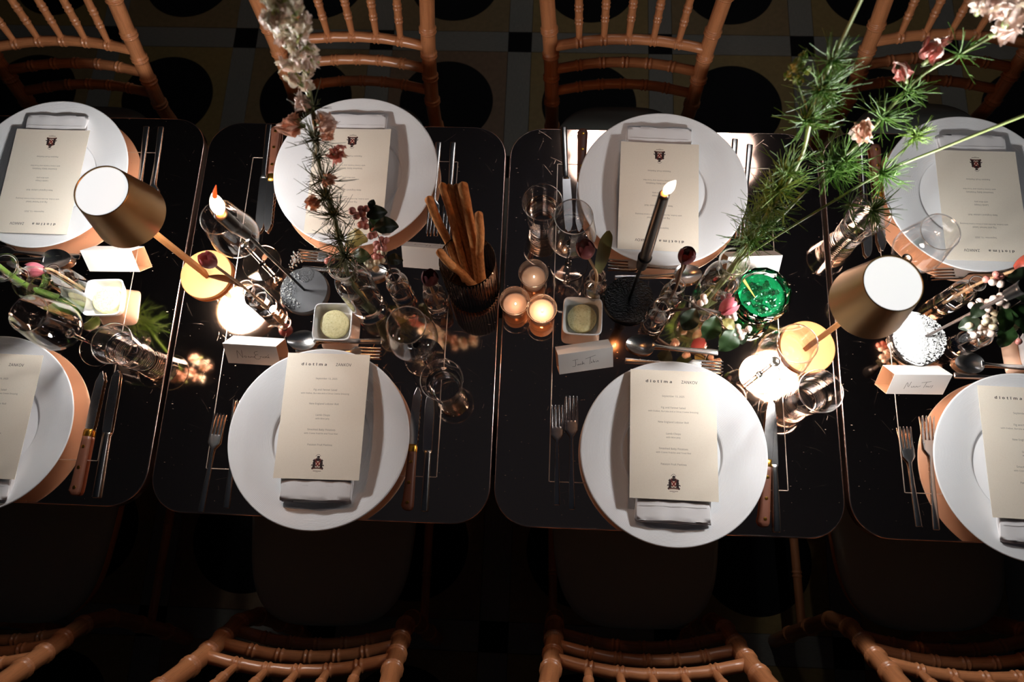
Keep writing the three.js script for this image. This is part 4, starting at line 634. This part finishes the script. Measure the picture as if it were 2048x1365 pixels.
{ // thick stem of the left vase; its flowers show only in the table's mirror
  const S = stem('thick bright green flower stem inside the bottle vase at the left edge', [[-0.8919,0.762,-0.4212], [-0.9249,0.85,-0.4267], [-0.908,0.97,-0.4281], [-0.9469,1.05,-0.4736], [-0.9765,1.11,-0.5099], [-0.9437,1.2,-0.4544], [-0.9218,1.25,-0.4198]], (u) => .0066 - .0045 * u, M.stemThick);
  [[[-0.978,1.095,-0.5179], 44, .055], [[-0.9749,1.14,-0.5059], 44, .055], [[-0.9571,1.05,-0.4819], 34, .05]].forEach(([p, n, l], i) => tuft(S.t, S.rel(p), [0, .3, 0], n, l, 280 + i, M.needle, 1.3));
  const r = rng(93); for (let i = 0; i < 9; i++) blossom(S.t, S.rel([-0.9156,1.25,-0.4214].map((v, m) => v + (r() - .5) * [.10, .03, .07][m])), [r() - .5, -.2, r() - .5], .8 + r() * .3, [M.peach, M.cream, M.peach], 290 + i, 5);
}
// tulips: six wrapped petals on a bent stem
const tulipPetal = (R, H, a0, w, open) => surf(8, 12, (u, v) => { const a = a0 + (u * 2 - 1) * w * Math.sin(Math.PI * (.16 + .80 * v)) ** .6, q = R * Math.sin(Math.PI * (.10 + .72 * v)) ** .75 * (1 + open * v * v) + .0007 * (u * 2 - 1) ** 2; return [q * Math.cos(a), H * v * (1 - .05 * (u * 2 - 1) ** 2), q * Math.sin(a)]; });
const tulipPetals = [0, 1, 2].map(k => tulipPetal(.0125, .031, k * 2.094, 1.18, -.05)).concat([0, 1, 2].map(k => tulipPetal(.0138, .0325, k * 2.094 + 1.05, 1.02, .06)));
function tulip(label, foot, mid, head, dir, mat, stemMat, size = 1, leaf) {
  const t = thing('tulip', label, 'flower', foot), rel = (p) => [p[0] - foot[0], p[1] - foot[1], p[2] - foot[2]];
  part('stem', sweep([[0, 0, 0], rel(mid), rel(head)], .0026, { n: 18, seg: 10 }), stemMat, t);
  const cup = new THREE.Group(); cup.name = 'flower_head'; cup.position.set(...rel(head)); aim(cup, dir); cup.scale.setScalar(size); t.add(cup);
  tulipPetals.forEach(g => part('petal', g, mat, cup));
  if (leaf) { const q = leaf.p.map(rel).map(V), c = new THREE.CatmullRomCurve3(q), nv = 14; const side = V(leaf.side).normalize(); part('leaf', surf(6, nv, (u, v) => { const p = c.getPoint(v), w = leaf.w * Math.sin(Math.PI * (.10 + .86 * v)) ** .8, k = u * 2 - 1; return [p.x + side.x * k * w, p.y + side.y * k * w + .35 * w * k * k, p.z + side.z * k * w]; }), leaf.mat, t); }
  return t;
}
tulip('dark mauve tulip leaning in front of the left lamp base', [-0.5239,0.77,-0.4308], [-0.5354,0.858,-0.4382], [-0.555,0.935,-0.4469], [-.2, .95, -.1], M.mauve, M.stemTan, 1.0, { p: [[-0.5348,0.85,-0.4384], [-0.5462,0.875,-0.441], [-0.5623,0.89,-0.4405], [-0.579,0.9,-0.439]], side: [.3, .3, -1], w: .006, mat: M.tulipBrown });
tulip('plum tulip bud sitting low on a bud vase by the breadstick glass', [-0.1955,0.78,-0.4385], [-0.2015,0.84,-0.452], [-0.1991,0.858,-0.452], [0, 1, -.25], M.plum, M.stemTan, 1.05);
tulip('mauve tulip with a broad olive leaf, in front of a wine glass', [0.0928,0.78,-0.4698], [0.0913,0.857,-0.4797], [0.0737,0.895,-0.4967], [-.28, .9, -.3], M.mauve, M.stemTan, 1.12, { p: [[0.095,0.855,-0.4806], [0.0981,0.89,-0.4929], [0.1021,0.92,-0.5171], [0.1044,0.93,-0.5292]], side: [1, .1, -.2], w: .0125, mat: M.tulipLeaf });
tulip('dark red tulip with a shrivelled brown leaf, by the far plate rim', [0.2287,0.78,-0.4545], [0.2321,0.858,-0.4649], [0.2283,0.935,-0.4766], [.1, .95, -.1], M.plum, M.tulipBrown, 1.02, { p: [[0.2318,0.855,-0.4641], [0.2292,0.88,-0.4713], [0.2341,0.9,-0.4791], [0.2391,0.91,-0.4871]], side: [1, 0, .2], w: .005, mat: M.tulipBrown });
tulip('pale pink tulip lying out of the leftmost bud vase', [-0.8692,0.78,-0.4488], [-0.8927,0.858,-0.4601], [-0.8955,0.865,-0.4554], [-1, .25, .1], M.rose, M.stemTan, .95);
tulip('pink tulip bud between the snowberry branch and the green crystal glass', [0.2054,0.81,-0.4275], [0.2661,0.875,-0.4144], [0.3025,0.87,-0.41], [.75, .2, -.6], M.rose, M.twig, 1.0);
tulip('red tulip cut off by the right edge, on a tan stem', [0.7329,0.77,-0.4753], [0.7493,0.858,-0.4821], [0.7611,0.935,-0.4754], [.75, .55, -.2], M.red, M.stemTan, 1.3);
// snowberries: sprigs of round berries with leaves
const berryGeo = (() => { const g = lathe([[0, 0], [.0022, .0003], [.0045, .0022], [.0052, .0052], [.0045, .0083], [.0026, .0100], [.0007, .0104], [.0005, .0098], [0, .0096]], 22); g.translate(0, -.0052, 0); return g; })();
const leafGeo = surf(8, 12, (u, v) => { const k = u * 2 - 1, w = .0115 * Math.sin(Math.PI * (.03 + .95 * v)) ** .8; return [k * w, .004 * Math.sin(v * 3.2) + .28 * Math.abs(k) * w + .0011 * Math.sin(v * 16) * Math.abs(k), .030 * v]; });
function sprig(label, twigs, berries, leaves) {
  const o = twigs[0][0], t = thing('snowberry_sprig', label, 'flower', o), rel = (p) => [p[0] - o[0], p[1] - o[1], p[2] - o[2]];
  twigs.forEach(q => part('twig', sweep(q.map(rel), (u) => .0013 - .0006 * u, { n: 18, seg: 7 }), M.twig, t));
  berries.forEach(([p, m, s = 1], i) => { const r = rng(300 + i), b = part('berry', berryGeo, m, t); b.position.set(...rel(p)); b.rotation.set(r() * 2 - 1, 0, r() * 2 - 1); b.scale.setScalar(s * (1.02 + r() * .22)); });
  leaves.forEach(([p, yaw, pitch, m, s = 1, roll = 0]) => { const l = part('leaf', leafGeo, m, t); l.position.set(...rel(p)); l.rotation.set(pitch, yaw, roll, 'YXZ'); l.scale.setScalar(s * 1.4); });
}
function bunch(c, n, rad, mats, seed) { const r = rng(seed), a = []; for (let i = 0; i < n; i++) { const k = i * 2.4, q = rad * Math.sqrt((i + .4) / n); a.push([[c[0] + q * Math.cos(k), c[1] + (r() - .5) * .012, c[2] + q * Math.sin(k)], mats[Math.floor(r() * mats.length)]]); } return a; }
const bp = M.berryPink, bc = M.berryCream, bw = M.berryWhite;
sprig('low snowberry branch with dark leaves sprawling over the right tall vase', [[[0.2014,0.77,-0.4182], [0.2087,0.856,-0.4363], [0.2408,0.885,-0.4254], [0.264,0.885,-0.4128], [0.2939,0.87,-0.4043]], [[0.2939,0.87,-0.4043], [0.3128,0.86,-0.3938], [0.335,0.85,-0.3796]]],
  [...bunch([0.2696,0.88,-0.4262], 3, 0.0070, [bw], 1), ...bunch([0.3214,0.865,-0.4086], 4, 0.0078, [bw], 2), ...bunch([0.3335,0.85,-0.3822], 4, 0.0109, [bw], 3), ...bunch([0.3476,0.855,-0.3857], 2, 0.0070, [bw], 4), ...bunch([0.2862,0.85,-0.3942], 3, 0.0070, [bp, bw], 5)],
  [[[0.2583,0.88,-0.4125], -.5, .5, M.leafDark, 1.0], [[0.2938,0.87,-0.4034], -.35, .55, M.leaf, 1.05], [[0.3291,0.855,-0.3896], -.55, .35, M.leaf, 1.15, -.4], [[0.3387,0.85,-0.3851], .3, .5, M.leafDark, .6], [[0.3058,0.865,-0.3992], .9, .1, M.leafPale, .6]]);
sprig('dark-leaved snowberry sprig of pink and cream berries in front of the far plate', [[[-0.2636,0.78,-0.4591], [-0.2708,0.858,-0.4716], [-0.2732,0.92,-0.4838], [-0.2781,0.97,-0.5007], [-0.2873,1.02,-0.5054]], [[-0.2708,0.858,-0.4716], [-0.2835,0.9,-0.4965], [-0.3044,0.905,-0.4799]], [[-0.2708,0.858,-0.4716], [-0.298,0.88,-0.4763]]],
  [...bunch([-0.2939,1.02,-0.5069], 6, 0.0133, [bp], 6), ...bunch([-0.2892,1.01,-0.4927], 2, 0.0047, [bp], 7), ...bunch([-0.2822,0.975,-0.4931], 3, 0.0070, [bp], 8), ...bunch([-0.2773,0.93,-0.495], 6, 0.0109, [bp], 9), ...bunch([-0.2847,0.905,-0.4833], 8, 0.0125, [bc, bc, bp], 10), ...bunch([-0.2996,0.885,-0.4761], 5, 0.0109, [bc], 11), ...bunch([-0.3796,0.87,-0.4874], 3, 0.0070, [bp], 12)],
  [[[-0.283,1.02,-0.502], 1.9, .1, M.leafDark, .8], [[-0.2745,1.03,-0.5095], 2.9, -.3, M.leafDark, .4], [[-0.278,0.985,-0.4975], 1.75, .1, M.leafDark, .95], [[-0.2837,0.98,-0.4943], 2.6, .2, M.leaf, .9], [[-0.2922,0.96,-0.487], -1.7, .4, M.leafPale, 1.1], [[-0.2753,0.89,-0.4804], 1.7, .2, M.leafDark, .7], [[-0.2996,0.9,-0.4821], -1.6, .2, M.leaf, .9]]);
sprig('bushy snowberry bunch with green leaves at the right edge', [[[0.7445,0.78,-0.391], [0.7597,0.858,-0.4005], [0.7513,0.91,-0.4117], [0.7625,0.94,-0.4232]], [[0.7597,0.858,-0.4005], [0.7086,0.92,-0.4199], [0.6942,0.93,-0.4246]], [[0.7597,0.858,-0.4005], [0.7179,0.88,-0.3943]], [[0.7634,0.86,-0.4062], [0.7308,0.94,-0.4477]]],
  [...bunch([0.7166,0.885,-0.3927], 7, 0.0148, [bw, bc], 13), ...bunch([0.7353,0.88,-0.3905], 4, 0.0101, [bw], 14), ...bunch([0.7084,0.92,-0.4182], 6, 0.0140, [bw], 15), ...bunch([0.7403,0.9,-0.4052], 10, 0.0187, [bc, bw], 16), ...bunch([0.7376,0.93,-0.4259], 6, 0.0140, [bw], 17), ...bunch([0.7178,0.95,-0.4521], 6, 0.0133, [bw, bp], 18), ...bunch([0.7784,0.89,-0.4061], 7, 0.0156, [bc, bw], 19), ...bunch([0.7838,0.87,-0.382], 5, 0.0117, [bw, bp], 20)],
  [[[0.7354,0.925,-0.4174], .4, .5, M.leaf, 1.1], [[0.7481,0.94,-0.4312], 1.5, .2, M.leafDark, 1.5], [[0.7553,0.9,-0.3979], .1, .6, M.leaf, 1.05], [[0.7217,0.89,-0.4043], -1.2, .5, M.leafDark, .8], [[0.7541,0.92,-0.4171], .8, .3, M.leaf, 1.4], [[0.735,0.95,-0.4526], 1.6, .2, M.leafDark, 1.2], [[0.7084,0.925,-0.4216], -.6, .3, M.leafDark, .7]]);

// ---------- ceiling light of overlapping round shades, mirrored in the table behind the burning taper ----------
{
  const t = thing('ceiling_light', 'cluster of round frosted ceiling shades above the far side, out of frame', 'lamp', [0, 0, 0]);
  const m = new THREE.MeshStandardMaterial({ color: 0xffffff, emissive: 0xf4f4ff, emissiveIntensity: 1.9, roughness: .6 });
  const list = [[0.1729,2.5,-1.8535], [0.1881,2.5,-1.7505], [0.2092,2.5,-1.9172], [0.3296,2.5,-1.8936], [0.468,2.5,-1.9125], [0.6057,2.5,-1.8999], [0.7436,2.5,-1.9186], [0.8171,2.5,-1.9255], [0.8554,2.5,-1.8536], [0.8696,2.5,-1.7566]];
  const mid = list.reduce((s, p) => s.add(V(p)), new THREE.Vector3()).multiplyScalar(1 / list.length);
  const l = new THREE.RectAreaLight(0xfffaf2, CEILING, 0.6, 0.22); l.position.set(mid.x, mid.y - .01, mid.z); l.rotation.x = -Math.PI / 2; t.add(l);
  list.forEach(([x, y, z], i) => { const d = part('round_shade', lathe([[0, 0], [.085, 0], [.09, .004], [.09, .02], [.085, .024], [0, .024]], 48), m, t); d.position.set(x, y + (i % 2) * .03, z); });
}
// ---------- what belongs together ----------
const groups = { copper_table: 'copper tables in a row', chiavari_chair: 'chairs round the table', table_lamp: 'brass table lamps', dinner_plate: 'plates of the place settings', menu_card: 'printed menus on the plates', folded_napkin: 'napkins on the plates', place_card: 'folded place cards', fork: 'forks on the table', spoon: 'spoons on the table', steak_knife: 'wooden-handled steak knives', table_knife: 'steel table knives', water_tumbler: 'water tumblers', wine_glass: 'empty wine glasses', bud_vase: 'small glass bud vases', bottle_vase: 'tall clear bottle vases', breadstick: 'breadsticks in the ribbed glass', square_dish: 'square butter dishes', butter_round: 'herb butter rounds', candle_holder: 'iron candle holders', taper_candle: 'black taper candles', tea_light: 'tea lights in glass cups', tulip: 'tulips in bud vases', flower_stem: 'tall flower stems', snowberry_sprig: 'snowberry sprigs' };
for (const o of scene.children) { const g = groups[o.name.replace(/_\d{3}$/, '')]; if (g) o.userData.group = g; }
renderer.render(scene, camera);
